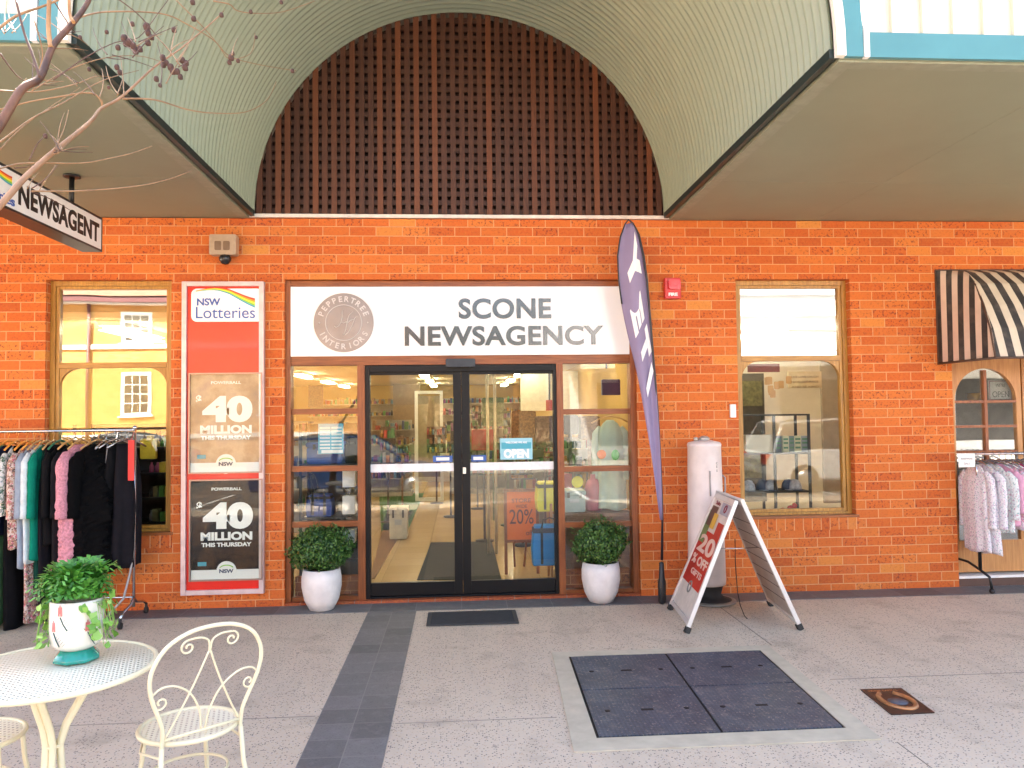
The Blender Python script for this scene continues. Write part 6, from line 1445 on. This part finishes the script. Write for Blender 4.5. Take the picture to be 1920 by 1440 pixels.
for i, (x, y, h, cr) in enumerate(((-1.2, -23.5, 6, 1.9), (2.2, -24.2, 7, 2.2), (7.5, -31, 9.5, 3))):
    t = thing('leafy_tree', ['smaller leafy tree between the buildings across the street', 'taller leafy tree beside the white building across the street', 'tree rising behind the white building'][i], 'tree', (x, y, 0), 0, 'trees across the street')
    b = MB(); b.tube([(0, 0, 0), (.1, 0, h*.35), (0, .1, h*.7)], [.18, .14, .05], 8)
    for k in range(7): a = k*.9; b.tube([(0.05, 0, h*.4), (math.cos(a)*cr*.7, math.sin(a)*cr*.7, h*.75)], [.07, .02], 5)
    obj('trunk', b, bark, t, local=True); b = MB()
    for k in range(26):
        cx_, cy_, cz_ = rnd.gauss(0, cr*.45), rnd.gauss(0, cr*.45), h*.72+rnd.gauss(0, cr*.4)
        for q in range(90):
            p = Vector((cx_+rnd.gauss(0, .35), cy_+rnd.gauss(0, .35), cz_+rnd.gauss(0, .28))); n_ = Vector((rnd.gauss(0, 1), rnd.gauss(0, 1), rnd.gauss(0, 1)+.5)).normalized(); u = n_.orthogonal().normalized()*.08; v_ = n_.cross(u)
            b.add([p-u, p+v_*.6, p+u, p-v_*.6], [(0, 1, 2, 3)])
    obj('crown', b, lf2, t, local=True)
hg_ = MB()
for k in range(7000):
    p = Vector((rnd.uniform(-3, 3.8), -17.9+rnd.gauss(0, .25), .1+rnd.random()*.65)); n_ = Vector((rnd.gauss(0, 1), rnd.gauss(0, 1), rnd.gauss(0, 1)+.5)).normalized(); u = n_.orthogonal().normalized()*.05; v_ = n_.cross(u); hg_.add([p-u, p+v_*.6, p+u, p-v_*.6], [(0, 1, 2, 3)])
h_ = thing('low_hedge', 'low green hedge along the far pavement', 'hedge', (.4, -17.9, 0)); obj('hedge_leaves', hg_, lf2, h_)
b = MB()
for k in range(28): b.tube([(-2.9+k*.24, -17.9, 0), (-2.9+k*.24+.05, -17.85, .5)], .012, 4)
obj('hedge_stems', b, bark, h_)
# parked cars
def car(label, x, y, rz, paint, kind='hatch', group='cars parked in the street'):
    t = thing('parked_car', label, 'car', (x, y, -.14), rz, group)
    tall = 1.72 if kind == 'wagon' else 1.46; L = 4.5 if kind == 'wagon' else 4.2; wd = .9
    low = [(-L/2, .45), (-L/2+.03, .75), (-L/2+.15, .92), (-.3-L*.2, .98), (L*.14, .97), (L*.36, .86), (L/2-.08, .70), (L/2, .5), (L/2-.03, .30), (-L/2+.05, .28)]
    def loft(mb, outl, ws):
        n = len(outl); vs = []
        for yk, sc in ws:
            for (px_, pz_) in outl: vs.append((px_*(1-.04*sc), yk, pz_-(.03*sc if pz_ > .6 else -.02*sc)))
        m_ = len(ws); fs = [(k*n+i, k*n+(i+1) % n, (k+1)*n+(i+1) % n, (k+1)*n+i) for k in range(m_-1) for i in range(n)]
        mb.smooth = False; mb.add(vs, fs+[tuple(range(n))[::-1], tuple(range((m_-1)*n, m_*n))])
    b = MB(); loft(b, low, [(-wd, 1), (-wd+.04, .4), (-wd+.12, 0), (wd-.12, 0), (wd-.04, .4), (wd, 1)]); body = obj('body', b, paint, t, local=True, bevel=.03)
    gh = [(-L*.46, .93), (-L*.40, tall*.90), (-L*.33, tall-.03), (-L*.1, tall), (L*.06, tall-.04), (L*.22, .96)] if kind == 'wagon' else [(-L*.45, .93), (-L*.33, tall-.12), (-L*.22, tall-.02), (-.1, tall), (L*.07, tall-.06), (L*.25, .93)]
    n = len(gh); b = MB(); ins = [.86 if pz < 1 else .66 for _, pz in gh]; vs = [(p[0], -ins[i], p[1]) for i, p in enumerate(gh)]+[(p[0], ins[i], p[1]) for i, p in enumerate(gh)]
    b.add(vs, [tuple(range(n)), tuple(range(2*n-1, n-1, -1))]+[(i, n+i, n+i+1, i+1) for i in range(n-1)]); obj('cabin_glass', b, M('car_glass', (.02, .025, .03), .05, 0, 0), t, local=True)
    b = MB(); rf = gh[1:-1]; vs = []
    for s in (-1, 1):
        for p in rf: vs.append((p[0], s*.655, p[1]+.012))
    k = len(rf); b.add(vs+[(q[0], q[1], q[2]-.03) for q in vs], [(i, i+1, k+i+1, k+i) for i in range(k-1)]+[(2*k+i, 3*k+i, 3*k+i+1, 2*k+i+1) for i in range(k-1)])
    for s in (-1, 1):
        for (p, q) in ((gh[0], gh[1]), (gh[-2], gh[-1])): b.obox((p[0], s*(.86 if p[1] < 1 else .665), p[1]), (q[0], s*(.86 if q[1] < 1 else .665), q[1]), .06, .03)
        b.obox((-.15, s*.865, .95), (-.18, s*.67, tall-.01), .07, .03, (1, 0, 0)); b.obox((gh[1][0], s*.672, gh[1][1]), (gh[-2][0], s*.672, gh[-2][1]), .05, .04)
    obj('roof', b, paint, t, local=True)
    for xx in (-L*.31, L*.31):
        for s in (-1, 1):
            wb_ = MB(); wb_.lathe([(.33, s*(wd-.2)), (.34, s*(wd-.02)), (.30, s*(wd+.012)), (.21, s*(wd+.014))], xx, 0, 28, 'y', .335); w_ = obj('wheel', wb_, rubber, t, local=True)
            wb_ = MB(); wb_.lathe([(.20, s*(wd+.004)), (.20, s*(wd+.018)), (.05, s*(wd+.022)), (0, s*(wd+.022))], xx, 0, 20, 'y', .335); obj('rim', wb_, M('alloy', (.5, .5, .5), .25, .9), w_, local=True)
    for s in (-1, 1):
        b = MB(); b.box(L/2-.16, L/2-.015, s*.62-.16, s*.62+.16, .60, .72); obj('headlight', b, M('headlight', (.7, .7, .72), .08), t, local=True)
        b = MB(); b.box(-L/2+.0, -L/2+.12, s*.68-.13, s*.68+.13, .66, .88); obj('tail_light', b, M('tail_light', (.4, .01, .01), .1), t, local=True)
    b = MB(); b.box(-L/2-.005, -L/2+.03, -.26, .26, .46, .57); b.box(L/2-.03, L/2+.006, -.26, .26, .36, .46); obj('number_plate', b, M('plate_white', (.7, .7, .66), .4), t, local=True)
    return t
car('dark blue hatchback parked at the near kerb behind the viewer, mirrored in the doors', -2.3, -10.2, 0, M('car_blue', (.015, .04, .12), .15, .2, 0, coat=1))
car('white hatchback parked at the near kerb behind the viewer, mirrored in the right window', 9.0, -10.3, 0, M('car_white', (.60, .60, .60), .2, 0, 0, coat=1), 'wagon')
car('white off-road wagon parked farther right at the near kerb', 16.3, -10.4, PI, MATS['car_white'], 'wagon')
car('silver hatchback parked at the far kerb opposite the shop', -9.8, -15.9, PI, M('car_silver', (.45, .46, .48), .2, .7, 0, coat=1))
S.render.film_transparent = False
